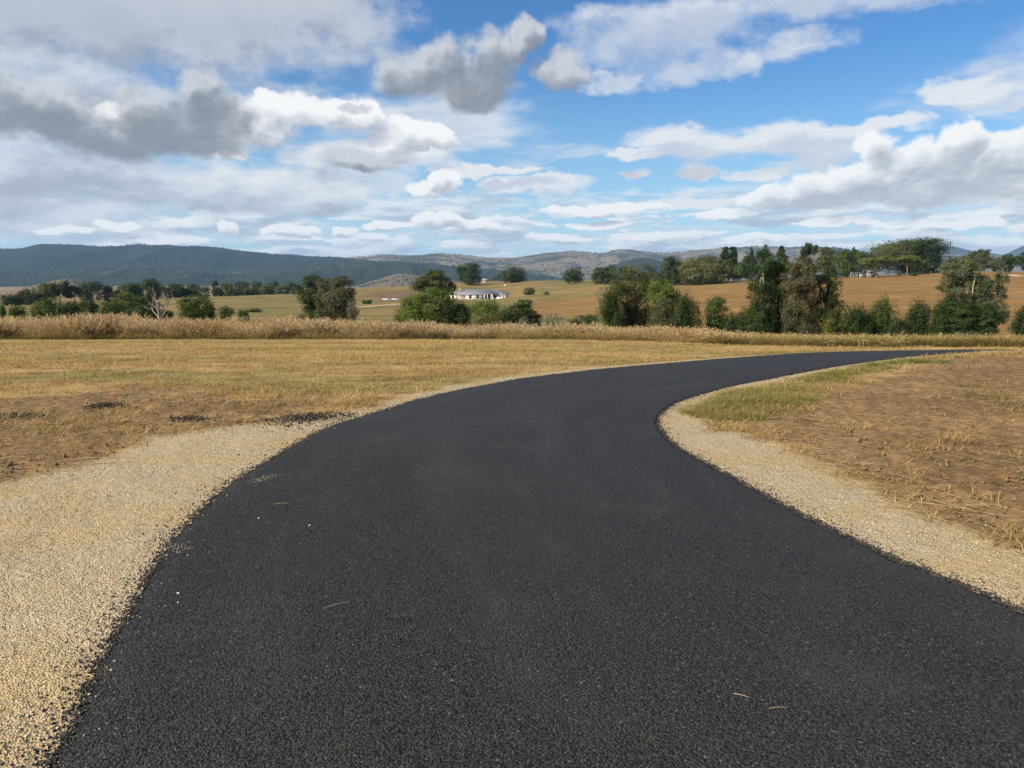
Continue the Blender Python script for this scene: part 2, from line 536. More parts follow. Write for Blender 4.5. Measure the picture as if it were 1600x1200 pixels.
def inside(poly, x, y):
    x, y = np.asarray(x, float), np.asarray(y, float)
    res = np.zeros(x.shape, bool)
    n = len(poly)
    for i in range(n):
        x0, y0 = poly[i]
        x1, y1 = poly[(i + 1) % n]
        if y0 == y1:
            continue
        c = ((y0 > y) != (y1 > y)) & (x < (x1 - x0) * (y - y0) / (y1 - y0) + x0)
        res ^= c
    return res


def line_dist(line, x, y, closed=False):
    x, y = np.asarray(x, float), np.asarray(y, float)
    best = np.full(x.shape, 1e9)
    n = len(line)
    for i in range(n if closed else n - 1):
        a, b = line[i], line[(i + 1) % n]
        ab = b - a
        L = max(ab @ ab, 1e-12)
        t = np.clip(((x - a[0]) * ab[0] + (y - a[1]) * ab[1]) / L, 0, 1)
        best = np.minimum(best, np.hypot(x - a[0] - t * ab[0], y - a[1] - t * ab[1]))
    return best


def signed(poly, x, y):
    d = line_dist(poly, x, y, True)
    return np.where(inside(poly, x, y), d, -d)


G = lambda pts: np.array([on_ground(*p) for p in pts])

# ---------------------------------------------------------------- the road and the patches of ground beside it
LEFT_PX = [(65, 1198), (130, 1070), (200, 950), (262, 850), (345, 765), (440, 705), (520, 665), (600, 640), (700, 613), (800, 594),
           (900, 581), (1000, 571.5), (1100, 563), (1200, 555.5), (1300, 550.5), (1380, 548.6), (1440, 548.4), (1500, 548.6)]
RIGHT_PX = [(1600, 955), (1500, 913), (1400, 873), (1300, 825), (1200, 775), (1100, 720), (1050, 690), (1031, 660), (1042, 641), (1080, 622),
            (1140, 605), (1200, 593), (1260, 581.5), (1320, 571), (1380, 563), (1430, 557), (1480, 553.5)]
lp, rp = G(LEFT_PX), G(RIGHT_PX)
# carry both edges on: towards and past the camera, and on round the bend to the right
lp = np.vstack([[[-0.60, -6.0], [-0.85, -2.0], [-1.15, 0.6]], lp, lp[-1] + np.array([[5, 1.2], [12, 1.0], [22, -1.5], [40, -8.0]])])
rp = np.vstack([[[4.2, -6.0], [3.7, -2.0], [3.15, 1.2]], rp, rp[-1] + np.array([[5, 1.6], [12, 1.6], [21, -0.5], [37, -7.0]])])
NR = 900
L_EDGE, R_EDGE = spline(lp, NR), spline(rp, NR)
ROAD_POLY = np.vstack([L_EDGE[::6], R_EDGE[::-6]])


def road_sd(x, y):
    return signed(ROAD_POLY, x, y)


# gravel shoulders
GL = G([(560, 652), (480, 650), (410, 660), (330, 672), (240, 682), (195, 700), (170, 716), (80, 738), (0, 757)])
GRAVEL_L = np.vstack([[[-0.3, -6.0]], L_EDGE[(L_EDGE[:, 1] > -6) & (L_EDGE[:, 1] < on_ground(560, 650)[1])] + np.array([0.5, 0.0]), GL, [[-9.0, 5.2], [-11.0, 3.0], [-11.0, -6.0]]])
GR = G([(1600, 862), (1530, 838), (1440, 806), (1330, 750), (1270, 722), (1225, 697), (1180, 682), (1120, 664), (1085, 650), (1072, 632), (1090, 622)])
GRAVEL_R = np.vstack([R_EDGE[(R_EDGE[:, 1] > -6) & (R_EDGE[:, 1] < on_ground(1090, 619)[1]) & (R_EDGE[:, 0] < 6)] + np.array([-0.4, 0.0]), GR[::-1], [[4.6, 3.0], [5.6, 0.0], [6.0, -6.0]]])
# bare soil
SOIL_R = G([(1120, 668), (1180, 655), (1240, 640), (1300, 612), (1380, 590), (1440, 570), (1500, 560), (1600, 556), (2050, 560), (2200, 900), (1600, 862), (1440, 806), (1330, 750), (1270, 722), (1225, 697)])
SOIL_L = G([(0, 757), (170, 716), (240, 682), (330, 672), (420, 660), (480, 645), (560, 622), (480, 612), (400, 625), (300, 610), (220, 600), (100, 618), (0, 622), (-300, 640), (-420, 800)])
GREEN_R = G([(1085, 645), (1095, 615), (1140, 606), (1200, 596), (1260, 585), (1320, 573), (1400, 561), (1470, 554), (1530, 552), (1480, 562), (1380, 582), (1300, 600), (1240, 625), (1180, 650), (1120, 660)])


# ---------------------------------------------------------------- ground sheet
_az = np.unique(np.concatenate([np.linspace(-180, -50, 40), np.linspace(-50, 50, 440), np.linspace(50, 180, 40)]))
_r = np.concatenate([[0.25], np.exp(np.linspace(math.log(0.5), math.log(60), 330)), np.exp(np.linspace(math.log(61), math.log(900), 170)), np.exp(np.linspace(math.log(930), math.log(16500), 60))])
A_, R_ = np.meshgrid(np.radians(_az), _r)
GX, GY = R_ * np.sin(A_), R_ * np.cos(A_)
GZ = height(GX, GY)
nearmask = R_ < 48
gsd = np.full(GX.shape, -9.0); ssd = gsd.copy(); grn = gsd.copy(); rsd = gsd.copy()
m_ = nearmask
gsd[m_] = np.maximum(signed(GRAVEL_L, GX[m_], GY[m_]), signed(GRAVEL_R, GX[m_], GY[m_]))
rsd[m_] = road_sd(GX[m_], GY[m_])
# a narrow strip of spilt gravel runs along both edges of the road all the way
_edge = np.where(GY > 9, 0.34 - 0.0 * GY, 0.34)
gsd[m_] = np.maximum(gsd[m_], rsd[m_] + np.where(GX[m_] < np.interp(GY[m_], [0, 10, 20, 30], [1, 1, 7, 10]), 0.36, 0.20))
ssd[m_] = np.maximum(signed(SOIL_R, GX[m_], GY[m_]), signed(SOIL_L, GX[m_], GY[m_]))
grn[m_] = signed(GREEN_R, GX[m_], GY[m_])
# the bed of the road is cut a little below the asphalt; loose soil is uneven
GZ = GZ - np.where(rsd > 0.12, 0.06, 0.0)
rough_near = np.clip(-rsd * 2, 0, 1) * nearmask
GZ += rough_near * (0.012 * fbm(GX * 3.1, GY * 3.1, 3, 11) + np.clip(ssd * 2 + 0.3, 0, 1) * 0.036 * fbm(GX * 5.0, GY * 5.0, 4, 12))
# land cover farther out, by field: 1 = ploughed russet, 2 = grey brown, 3 = green flush
CAMV = np.stack([GX, GY, GZ - EYE], -1)
_zc = CAMV[..., 1] * CP - CAMV[..., 2] * SP
_yc = CAMV[..., 1] * SP + CAMV[..., 2] * CP
with np.errstate(all='ignore'):
    PXI = np.where(_zc > 0.1, 800 + FPX * CAMV[..., 0] / _zc, -9999)
    PYI = np.where(_zc > 0.1, 600 - FPX * _yc / _zc, -9999)


def field(poly, soft=3.0, dmin=55, dmax=900):
    p = np.array(poly, float)
    sel = (R_ > dmin) & (R_ < dmax)
    out = np.zeros(GX.shape)
    # stretch so that one unit across counts like one row up
    out[sel] = np.clip(signed(p * [0.25, 1.0], PXI[sel] * 0.25, PYI[sel]) / soft * 0.5 + 0.5, 0, 1)
    return out


RUSSET = np.maximum.reduce([
    field([(1040, 452), (1200, 441), (1330, 433), (1480, 424), (1700, 426), (2100, 430), (2100, 520), (1000, 535), (960, 505), (1010, 470)], 2.0),
    0.92 * field([(818, 474), (880, 468), (960, 461), (1010, 459), (1010, 494), (850, 495), (805, 488)], 3.0)])
GREYB = field([(560, 463), (600, 455), (660, 452), (700, 455), (690, 470), (600, 468)], 2.5)
GREENF = np.maximum.reduce([
    field([(800, 476), (830, 467), (900, 461), (960, 458), (940, 463), (850, 474), (822, 484), (800, 492)], 2.0),
    field([(740, 475), (800, 470), (830, 473), (800, 486), (740, 486)], 3.0),
    0.7 * field([(340, 490), (420, 482), (480, 486), (480, 497), (340, 497)], 3.0),
    0.8 * field([(860, 496), (940, 492), (960, 500), (900, 506), (840, 505)], 3.0),
    0.6 * field([(330, 468), (470, 462), (470, 480), (330, 482)], 4.0)])
nr, na = GX.shape
idx = np.arange(nr * na).reshape(nr, na)
quads = np.stack([idx[:-1, :-1], idx[:-1, 1:], idx[1:, 1:], idx[1:, :-1]], -1)[:, :, ::-1].reshape(-1, 4)
# close the seam behind the camera by overlapping nothing: last and first column share -180 / 180 degrees
ground_me = mesh_np('ground', np.stack([GX, GY, GZ], -1), quads=quads, smooth=True,
                    attrs={'gravel': gsd, 'soil': ssd, 'green': grn, 'roadside': rsd, 'russet': RUSSET, 'greyb': GREYB, 'flush': GREENF})


def field_colour(T, pos):
    """the mown paddock: straw with olive and brown patches (shared by ground and grass)"""
    sx = T.v('MULTIPLY', pos, (0.32, 0.62, 0.0))
    p1 = T.noise(sx, 1.0, 4.0, 0.6)
    p2 = T.noise(T.v('MULTIPLY', pos, (0.10, 0.30, 0.0)), 1.0, 3.0, 0.55)
    p3 = T.noise(T.v('MULTIPLY', pos, (1.3, 2.4, 0.0)), 1.0, 4.0, 0.65)
    c = T.mix(T.ss(p1, 0.38, 0.62), (0.330, 0.228, 0.092), (0.43, 0.315, 0.140))
    c = T.mix(T.m('MULTIPLY', T.ss(p2, 0.46, 0.58), 0.80), c, (0.225, 0.196, 0.068))
    c = T.mix(T.m('MULTIPLY', T.ss(p3, 0.50, 0.66), 0.70), c, (0.235, 0.138, 0.060))
    return c


gm, T = new_mat('paddock_ground')
geo = T.n('ShaderNodeNewGeometry')
pos = geo.outputs['Position']
px_, py_, pz_ = T.sep(pos)
dist = T.v('LENGTH', pos)
fine = T.noise(pos, 55.0, 5.0, 0.65)
grain = T.noise(pos, 9.0, 6.0, 0.65)
edge = T.noise(pos, 1.6, 6.0, 0.68)
patch = T.noise(pos, 0.55, 4.0, 0.6)
# mown paddock
c_field = field_colour(T, pos)
streak = T.noise(T.v('MULTIPLY', pos, (0.9, 3.2, 0.0)), 1.0, 6.0, 0.7)
c_field = T.mix(T.lin(streak, 0.30, 0.70), T.mix(1.0, c_field, (0.62, 0.58, 0.55), 'MULTIPLY'), T.mix(1.0, c_field, (1.12, 1.10, 1.05), 'MULTIPLY'))
# far pasture: pale straw, olive hollows, thin lines across the slope
far1 = T.noise(T.v('MULTIPLY', pos, (0.012, 0.03, 0.0)), 1.0, 5.0, 0.6)
far2 = T.noise(T.v('MULTIPLY', pos, (0.022, 0.10, 0.0)), 1.0, 6.0, 0.65)
far3 = T.noise(pos, 0.35, 5.0, 0.7)
c_far = T.mix(T.ss(far1, 0.44, 0.56), (0.245, 0.165, 0.068), (0.150, 0.136, 0.045))
c_far = T.mix(T.m('MULTIPLY', T.ss(far2, 0.47, 0.66), 0.45), c_far, (0.285, 0.205, 0.09))
c_rus = T.mix(T.ss(far2, 0.36, 0.66), (0.218, 0.124, 0.042), (0.262, 0.160, 0.058))
c_rus = T.mix(T.m('MULTIPLY', T.ss(T.noise(T.v('MULTIPLY', pos, (0.013, 0.07, 0.0)), 1.0, 5.0, 0.6), 0.55, 0.68), 0.6), c_rus, (0.33, 0.22, 0.09))
c_far = T.mix(T.attr('flush').outputs['Fac'], c_far, T.mix(far3, (0.135, 0.124, 0.036), (0.21, 0.175, 0.062)))
c_far = T.mix(T.m('MULTIPLY', T.attr('greyb').outputs['Fac'], 0.85), c_far, (0.165, 0.108, 0.068))
c_far = T.mix(T.attr('russet').outputs['Fac'], c_far, c_rus)
mott = T.noise(T.v('MULTIPLY', pos, (0.075, 0.14, 0.0)), 1.0, 6.0, 0.72)
c_far = T.mix(T.ss(mott, 0.40, 0.62), T.mix(1.0, c_far, (0.72, 0.72, 0.68), 'MULTIPLY'), T.mix(1.0, c_far, (1.08, 1.06, 1.03), 'MULTIPLY'))
# the plain past the hill: dry pink-brown land
c_plain = T.mix(T.ss(T.noise(T.v('MULTIPLY', pos, (0.002, 0.004, 0)), 1.0, 5.0, 0.65), 0.42, 0.58), (0.27, 0.17, 0.095), (0.10, 0.098, 0.055))
c_far = T.mix(T.ss(dist, 650.0, 1000.0), c_far, c_plain)
base = T.mix(T.ss(dist, 42.0, 60.0), c_field, c_far)
# soil
soil = T.m('ADD', T.attr('soil').outputs['Fac'], T.m('MULTIPLY', T.m('SUBTRACT', edge, 0.5), 1.5))
c_soil = T.mix(T.ss(patch, 0.35, 0.65), (0.172, 0.110, 0.049), (0.245, 0.160, 0.076))
c_soil = T.mix(T.m('MULTIPLY', T.ss(T.noise(T.v('MULTIPLY', pos, (14.0, 30.0, 0.0)), 1.0, 5.0, 0.7), 0.50, 0.66), 0.55), c_soil, (0.33, 0.235, 0.13))
c_soil = T.mix(T.lin(grain, 0.36, 0.66), T.mix(1.0, c_soil, (0.55, 0.52, 0.50), 'MULTIPLY'), T.mix(1.0, c_soil, (1.25, 1.22, 1.18), 'MULTIPLY'))
base = T.mix(T.ss(soil, -0.15, 0.22), base, c_soil)
# green flush of weeds beside the bend
grn_ = T.m('ADD', T.attr('green').outputs['Fac'], T.m('MULTIPLY', T.m('SUBTRACT', edge, 0.5), 1.0))
c_grn = T.mix(grain, (0.175, 0.145, 0.050), (0.26, 0.21, 0.080))
base = T.mix(T.m('MULTIPLY', T.ss(grn_, -0.1, 0.3), 0.85), base, c_grn)
# crushed rock
grav = T.m('ADD', T.attr('gravel').outputs['Fac'], T.m('MULTIPLY', T.m('SUBTRACT', edge, 0.5), 0.75))
vor = T.n('ShaderNodeTexVoronoi', {'Vector': pos, 'Scale': 110.0, 'Randomness': 1.0}, feature='F1')
stone = T.sep(vor.outputs['Color'])[0]
c_grav = T.mix(stone, (0.44, 0.35, 0.215), (0.63, 0.52, 0.345))
dust = T.noise(T.v('MULTIPLY', pos, (0.8, 1.3, 0.0)), 1.0, 5.0, 0.6)
c_grav = T.mix(T.m('MULTIPLY', T.ss(dust, 0.44, 0.60), 0.85), c_grav, T.mix(fine, (0.49, 0.365, 0.190), (0.60, 0.46, 0.250)))
c_grav = T.mix(T.lin(vor.outputs['Distance'], 0.35, 0.75), c_grav, T.mix(1.0, c_grav, (0.42, 0.40, 0.38), 'MULTIPLY'))
base = T.mix(T.ss(grav, -0.12, 0.14), base, c_grav)
tar = T.m('ADD', T.attr('roadside').outputs['Fac'], T.m('MULTIPLY', T.m('SUBTRACT', T.noise(pos, 11.0, 5.0, 0.7), 0.5), 0.22))
base = T.mix(T.ss(tar, -0.005, 0.02), base, T.mix(stone, (0.022, 0.021, 0.020), (0.060, 0.057, 0.053)))
bump_h = T.m('ADD', T.m('MULTIPLY', T.m('SUBTRACT', 1.0, vor.outputs['Distance']), T.m('MULTIPLY', T.ss(grav, 0.0, 0.1), 0.007)), T.m('MULTIPLY', grain, 0.035))
bump_h = T.m('ADD', bump_h, T.m('MULTIPLY', fine, 0.006))
bmp = T.n('ShaderNodeBump', {'Height': bump_h, 'Strength': 1.0, 'Distance': 1.0})
b = T.n('ShaderNodeBsdfPrincipled', {'Base Color': base, 'Roughness': 0.95, 'Specular IOR Level': 0.12, 'Normal': bmp.outputs[0]})
finish(T, b.outputs[0])
link('ground', ground_me, gm, kind='structure')

# ---------------------------------------------------------------- road
tt = np.concatenate([[0, 0.004, 0.012], np.linspace(0.03, 0.97, 25), [0.988, 0.996, 1]])
M = len(tt)
# ragged asphalt margin, a few centimetres in and out
def ragged(line, seed, amp):
    d = np.gradient(line, axis=0)
    nrm = np.stack([-d[:, 1], d[:, 0]], 1) / np.maximum(np.hypot(d[:, 0], d[:, 1]), 1e-9)[:, None]
    s = np.concatenate([[0], np.cumsum(np.hypot(*np.diff(line, axis=0).T))])
    return line + nrm * (amp * fbm(s * 1.3, s * 0, 4, seed) + amp * 0.6 * fbm(s * 7, s * 0, 3, seed + 5))[:, None]

NRR = 2600
def inset(line, d):
    g_ = np.gradient(line, axis=0)
    return line + np.stack([g_[:, 1], -g_[:, 0]], 1) / np.maximum(np.hypot(g_[:, 0], g_[:, 1]), 1e-9)[:, None] * d

LE, RE = ragged(inset(spline(lp, NRR), 0.012), 3, 0.045), ragged(inset(spline(rp, NRR), -0.03), 4, 0.035)
RX = LE[:, None, 0] * (1 - tt) + RE[:, None, 0] * tt
RY = LE[:, None, 1] * (1 - tt) + RE[:, None, 1] * tt
RZ = height(RX, RY, False) + 0.012 + 0.035 * (1 - (2 * tt - 1) ** 2)
# rolled shoulder at both margins
sh = np.minimum(tt, 1 - tt)
RZ -= np.where(sh < 0.001, 0.05, 0.0) + np.where((sh > 0.001) & (sh < 0.006), 0.006, 0.0)
rid = np.arange(NRR * M).reshape(NRR, M)
rq = np.stack([rid[:-1, :-1], rid[:-1, 1:], rid[1:, 1:], rid[1:, :-1]], -1).reshape(-1, 4)
edge_d = np.minimum(np.hypot(RX - LE[:, None, 0], RY - LE[:, None, 1]), np.hypot(RX - RE[:, None, 0], RY - RE[:, None, 1]))
road_me = mesh_np('road', np.stack([RX, RY, RZ], -1), quads=rq, smooth=True, attrs={'edge': edge_d, 'across': np.broadcast_to(tt, RX.shape),
           'along': np.broadcast_to(np.concatenate([[0], np.cumsum(np.hypot(*np.diff((LE + RE) / 2, axis=0).T))])[:, None], RX.shape)})

am, T = new_mat('fresh_asphalt')
pos = T.n('ShaderNodeNewGeometry').outputs['Position']
v1 = T.n('ShaderNodeTexVoronoi', {'Vector': pos, 'Scale': 95.0}, feature='F1')
v2 = T.n('ShaderNodeTexVoronoi', {'Vector': pos, 'Scale': 210.0}, feature='F1')
st = T.sep(v1.outputs['Color'])
blot = T.noise(pos, 1.1, 5.0, 0.6)
acr = T.attr('across').outputs['Fac']
lane = T.noise(T.comb(T.m('MULTIPLY', acr, 9.0), T.m('MULTIPLY', T.attr('along').outputs['Fac'], 0.35), 0.0), 1.0, 4.0, 0.6)
c = T.mix(T.m('POWER', st[0], 1.6), (0.023, 0.0218, 0.0202), (0.058, 0.0545, 0.050))
c = T.mix(T.ss(v1.outputs['Distance'], 0.38, 0.80), c, (0.008, 0.0076, 0.007))
c = T.mix(T.ss(st[1], 0.985, 0.995), c, (0.10, 0.097, 0.092))
c = T.mix(T.m('MULTIPLY', T.m('ADD', T.ss(blot, 0.48, 0.75), T.ss(lane, 0.45, 0.75)), 0.22), c, (0.070, 0.066, 0.060))
h = T.m('ADD', T.m('MULTIPLY', T.m('SUBTRACT', 1.0, v1.outputs['Distance']), 0.0065), T.m('MULTIPLY', st[2], 0.0035))
h = T.m('ADD', h, T.m('MULTIPLY', v2.outputs['Distance'], 0.002))
bmp = T.n('ShaderNodeBump', {'Height': h, 'Strength': 1.0, 'Distance': 1.0})
b = T.n('ShaderNodeBsdfPrincipled', {'Base Color': c, 'Roughness': T.lin(st[0], 0, 1, 0.5, 0.75), 'Specular IOR Level': 0.16, 'Normal': bmp.outputs[0]})
finish(T, b.outputs[0])
link('road', road_me, am, kind='structure')

# ---------------------------------------------------------------- far hills
PROTO = bpy.data.collections.new('prototypes')      # source meshes of the scattered stuff; never linked to the scene


def scatter(name, pts, rot, scl, idx, protos, mat=None, parent=None, **props):
    """one object that copies small source meshes onto given points (for stuff nobody could count)"""
    col = bpy.data.collections.new(name + '_source')
    for k, me in enumerate(protos):
        o = bpy.data.objects.new('%s_source_%02d' % (name, k), me)
        if mat is not None and not me.materials:
            me.materials.append(mat)
        col.objects.link(o)
    me = bpy.data.meshes.new(name)
    n = len(pts)
    me.vertices.add(n)
    me.vertices.foreach_set('co', np.asarray(pts, np.float32).ravel())
    for key, typ, field_, arr in (('turn', 'FLOAT_VECTOR', 'vector', rot), ('size', 'FLOAT_VECTOR', 'vector', scl)):
        a = me.attributes.new(key, typ, 'POINT')
        a.data.foreach_set(field_, np.asarray(arr, np.float32).ravel())
    a = me.attributes.new('pick', 'INT', 'POINT')
    a.data.foreach_set('value', np.asarray(idx, np.int32))
    if mat is not None:
        me.materials.append(mat)
    g = bpy.data.node_groups.new(name, 'GeometryNodeTree')
    g.interface.new_socket('Geometry', in_out='INPUT', socket_type='NodeSocketGeometry')
    g.interface.new_socket('Geometry', in_out='OUTPUT', socket_type='NodeSocketGeometry')
    N = g.nodes.new
    gi, go, iop, ci = N('NodeGroupInput'), N('NodeGroupOutput'), N('GeometryNodeInstanceOnPoints'), N('GeometryNodeCollectionInfo')
    ci.inputs['Collection'].default_value = col
    ci.inputs['Separate Children'].default_value = True
    ci.inputs['Reset Children'].default_value = True
    iop.inputs['Pick Instance'].default_value = True
    L = g.links.new
    for key, typ, sock in (('turn', 'FLOAT_VECTOR', 'Rotation'), ('size', 'FLOAT_VECTOR', 'Scale'), ('pick', 'INT', 'Instance Index')):
        na = N('GeometryNodeInputNamedAttribute')
        na.data_type = typ
        na.inputs['Name'].default_value = key
        L(na.outputs['Attribute'], iop.inputs[sock])
    L(gi.outputs[0], iop.inputs['Points'])
    L(ci.outputs[0], iop.inputs['Instance'])
    L(iop.outputs[0], go.inputs[0])
    o = link(name, me, None, parent, **props)
    md = o.modifiers.new('scatter', 'NODES')
    md.node_group = g
    return o


def ico(seed, sub=1, sq=1.0, lump=0.25):
    import bmesh
    bm = bmesh.new()
    bmesh.ops.create_icosphere(bm, subdivisions=sub, radius=1.0)
    r = np.random.default_rng(seed)
    for v in bm.verts:
        v.co *= 1 + lump * (r.random() - 0.5) * 2
        v.co.z *= sq
    me = bpy.data.meshes.new('lump')
    bm.to_mesh(me)
    bm.free()
    return me


def foliage_mat(name, color, var=0.26, transl=0.32, rough=0.7, tint=(1.14, 1.16, 0.85)):
    m, T = new_mat(name)
    geo = T.n('ShaderNodeNewGeometry')
    oi = T.n('ShaderNodeObjectInfo')
    isl = geo.outputs['Random Per Island']
    lo = tuple(x * (1 - var) for x in color)
    hi = tuple(x * (1 + var) for x in color)
    c = T.mix(isl, lo, hi)
    big = T.noise(geo.outputs['Position'], 0.55, 3.0, 0.6)
    c = T.mix(T.ss(big, 0.38, 0.66), c, T.mix(1.0, c, tint, 'MULTIPLY'))
    d = T.n('ShaderNodeBsdfPrincipled', {'Base Color': c, 'Roughness': rough, 'Specular IOR Level': 0.2})
    t = T.n('ShaderNodeBsdfTranslucent', {'Color': T.mix(1.0, c, (1.15, 1.3, 0.5), 'MULTIPLY')})
    mx = T.n('ShaderNodeMixShader', {0: transl, 1: d.outputs[0], 2: t.outputs[0]})
    finish(T, mx.outputs[0])
    return m


def hill_mat(name, forest_cover, dry=(0.20, 0.145, 0.105), forest=(0.030, 0.042, 0.020), fs=0.0030):
    m, T = new_mat(name)
    pos = T.n('ShaderNodeNewGeometry').outputs['Position']
    big = T.noise(pos, fs, 5.0, 0.62)
    small = T.noise(pos, 0.045, 4.0, 0.7)
    mid = T.noise(pos, 0.012, 4.0, 0.6)
    f = T.m('ADD', T.m('ADD', big, T.m('MULTIPLY', T.m('SUBTRACT', small, 0.5), 0.30)), T.m('MULTIPLY', T.m('SUBTRACT', mid, 0.5), 0.22))
    thr = 1.0 - forest_cover
    mask = T.ss(f, thr - 0.05, thr + 0.05)
    cd = T.mix(mid, tuple(x * 0.8 for x in dry), tuple(x * 1.25 for x in dry))
    cf = T.mix(small, tuple(x * 0.55 for x in forest), tuple(x * 1.5 for x in forest))
    b = T.n('ShaderNodeBsdfDiffuse', {'Color': T.mix(mask, cd, cf)})
    finish(T, b.outputs[0])
    return m


def hill(name, crest, D, front, base_py, mat, label, rough=1.0, seed=0, back=2600, trees=0, tree_mat=None, gully=0.12, tsize=9.0, cluster=0.5):
    """a ridge whose crest line is given in photo pixels, standing at distance D, with spurs and gullies down its front"""
    c = np.array(crest, float)
    px = np.linspace(c[0, 0], c[-1, 0], 360)
    k = spline(c, 360)
    py = np.interp(px, k[:, 0], k[:, 1])
    x = (px - 800) / FPX / 1.005 * D
    top = EYE + D * row_slope(py)
    n = 60
    t = np.concatenate([np.linspace(0, 1, n), 1 + np.linspace(0.04, 1, 16)])
    X = np.repeat(x[None], len(t), 0)
    Y = np.where(t <= 1, D - front * (1 - t), D + back * (t - 1))[:, None] * np.ones_like(x)[None]
    X = X * (Y / D)                                 # spread with distance so a ridge keeps to its sector
    foot = EYE + (D - front) * row_slope(base_py) - 12
    prof = np.where(t <= 1, np.sin(np.clip(t, 0, 1) * math.pi / 2) ** 1.25, np.cos(np.clip(t - 1, 0, 1) * math.pi / 2))[:, None]
    rel = np.maximum(top - foot, 3.0)[None]
    Z = foot + rel * prof
    sc = 1.0 / (front * 0.22)
    rid = 1 - np.abs(fbm(X * sc + 3, Y * sc * 0.55, 5, seed))
    w = np.clip(np.where(t <= 1, np.sin(np.clip(t, 0, 1) * math.pi), 0.5)[:, None], 0, 1)
    Z = Z + rel * gully * (rid - 0.75) * 3.2 * w
    Z = Z + rough * 6.0 * fbm(X * 0.006, Y * 0.006, 4, seed + 3) * np.clip(prof, 0, 1)
    i = np.arange(X.size).reshape(X.shape)
    q = np.stack([i[:-1, :-1], i[:-1, 1:], i[1:, 1:], i[1:, :-1]], -1).reshape(-1, 4)
    me = mesh_np(name, np.stack([X, Y, Z], -1), quads=q, smooth=True)
    o = link(name, me, mat, kind='structure', label=label)
    if trees:
        r = np.random.default_rng(seed + 50)
        a = r.random(trees * 5) * (len(t) - 17) * 0.999
        bcol = r.random(trees * 5) * (len(px) - 1) * 0.999
        ia, ib = a.astype(int), bcol.astype(int)
        fa, fb = a - ia, bcol - ib
        def lerp(Q):
            return (Q[ia, ib] * (1 - fb) + Q[ia, ib + 1] * fb) * (1 - fa) + (Q[ia + 1, ib] * (1 - fb) + Q[ia + 1, ib + 1] * fb) * fa
        P_ = np.stack([lerp(X), lerp(Y), lerp(Z)], 1)
        keep = (fbm(P_[:, 0] * 0.0035, P_[:, 1] * 0.0035, 4, seed + 9) + 0.5 * fbm(P_[:, 0] * 0.02, P_[:, 1] * 0.02, 2, seed + 10)) > r.normal(0.0, 0.16, len(P_)) + (0.30 - cluster * 0.6)
        P_ = P_[keep][:trees]
        # a row of trees along the crest as well
        nc = trees // 8
        bc = r.random(nc) * (len(px) - 1) * 0.999
        ib, fb = bc.astype(int), bc - bc.astype(int)
        kk = n - 1
        C_ = np.stack([(Q[kk, ib] * (1 - fb) + Q[kk, ib + 1] * fb) for Q in (X, Y, Z)], 1)
        C_ = C_[fbm(C_[:, 0] * 0.004, C_[:, 0] * 0, 3, seed + 4) > -0.05]
        P_ = np.vstack([P_, C_])
        s = tsize * (0.45 + 0.75 * r.random(len(P_)))
        P_[:, 2] += s * 0.35
        scl = np.stack([s * 0.62, s * 0.62, s * 0.62 * (0.7 + 0.5 * r.random(len(P_)))], 1)
        rot = np.stack([0 * s, 0 * s, r.random(len(P_)) * 6.28], 1)
        scatter('hill_woodland', P_, rot, scl, r.integers(0, 4, len(P_)), [ico(seed * 10 + q_, 1, 1.0, 0.3) for q_ in range(4)], tree_mat, None,
                kind='stuff', label='scattered trees on ' + label, category='woodland')
    return o


wood = foliage_mat('hill_woodland_leaf', (0.020, 0.029, 0.017), 0.3, 0.0)
H_shaded_forest = hill_mat('forested_hill', 0.86, (0.06, 0.06, 0.045), (0.013, 0.021, 0.014))  # dense forest, its colours darkened further to stand in for cloud shadow
H_lowforest = hill_mat('low_forested_hill', 0.66, (0.052, 0.062, 0.034), (0.018, 0.028, 0.015))
H_dry = hill_mat('dry_hill', 0.47, (0.150, 0.124, 0.086), (0.030, 0.040, 0.024), 0.0022)
H_knoll = hill_mat('bare_knoll', 0.42, (0.125, 0.100, 0.066))
H_far = hill_mat('distant_mountain', 0.85, (0.06, 0.06, 0.055), (0.02, 0.028, 0.024))

hill('distant_mountain', [(1380, 412), (1440, 393), (1470, 386), (1490, 388), (1520, 394), (1560, 399), (1610, 404), (1700, 408)], 8800, 1800, 440, H_far,
     'hazy blue mountain beside the umbrella shaped tree', seed=21, gully=0.10)
hill('distant_mountain', [(1530, 410), (1566, 396), (1590, 385), (1605, 381), (1660, 378), (1750, 382), (1900, 400)], 9200, 1500, 440, H_far,
     'pale blue mountain rising at the edge of the view past the last hill trees', seed=22, gully=0.10)
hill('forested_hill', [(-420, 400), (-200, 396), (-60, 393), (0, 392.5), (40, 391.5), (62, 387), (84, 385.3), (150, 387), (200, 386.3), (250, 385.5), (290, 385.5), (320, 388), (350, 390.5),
                       (400, 397), (450, 400.5), (500, 403.5), (545, 405), (600, 411), (680, 422), (760, 436)], 6200, 2300, 440, H_shaded_forest,
     'long dark blue forested ridge under the grey clouds', seed=23, trees=3200, tree_mat=wood, gully=0.13, cluster=0.75, tsize=8)
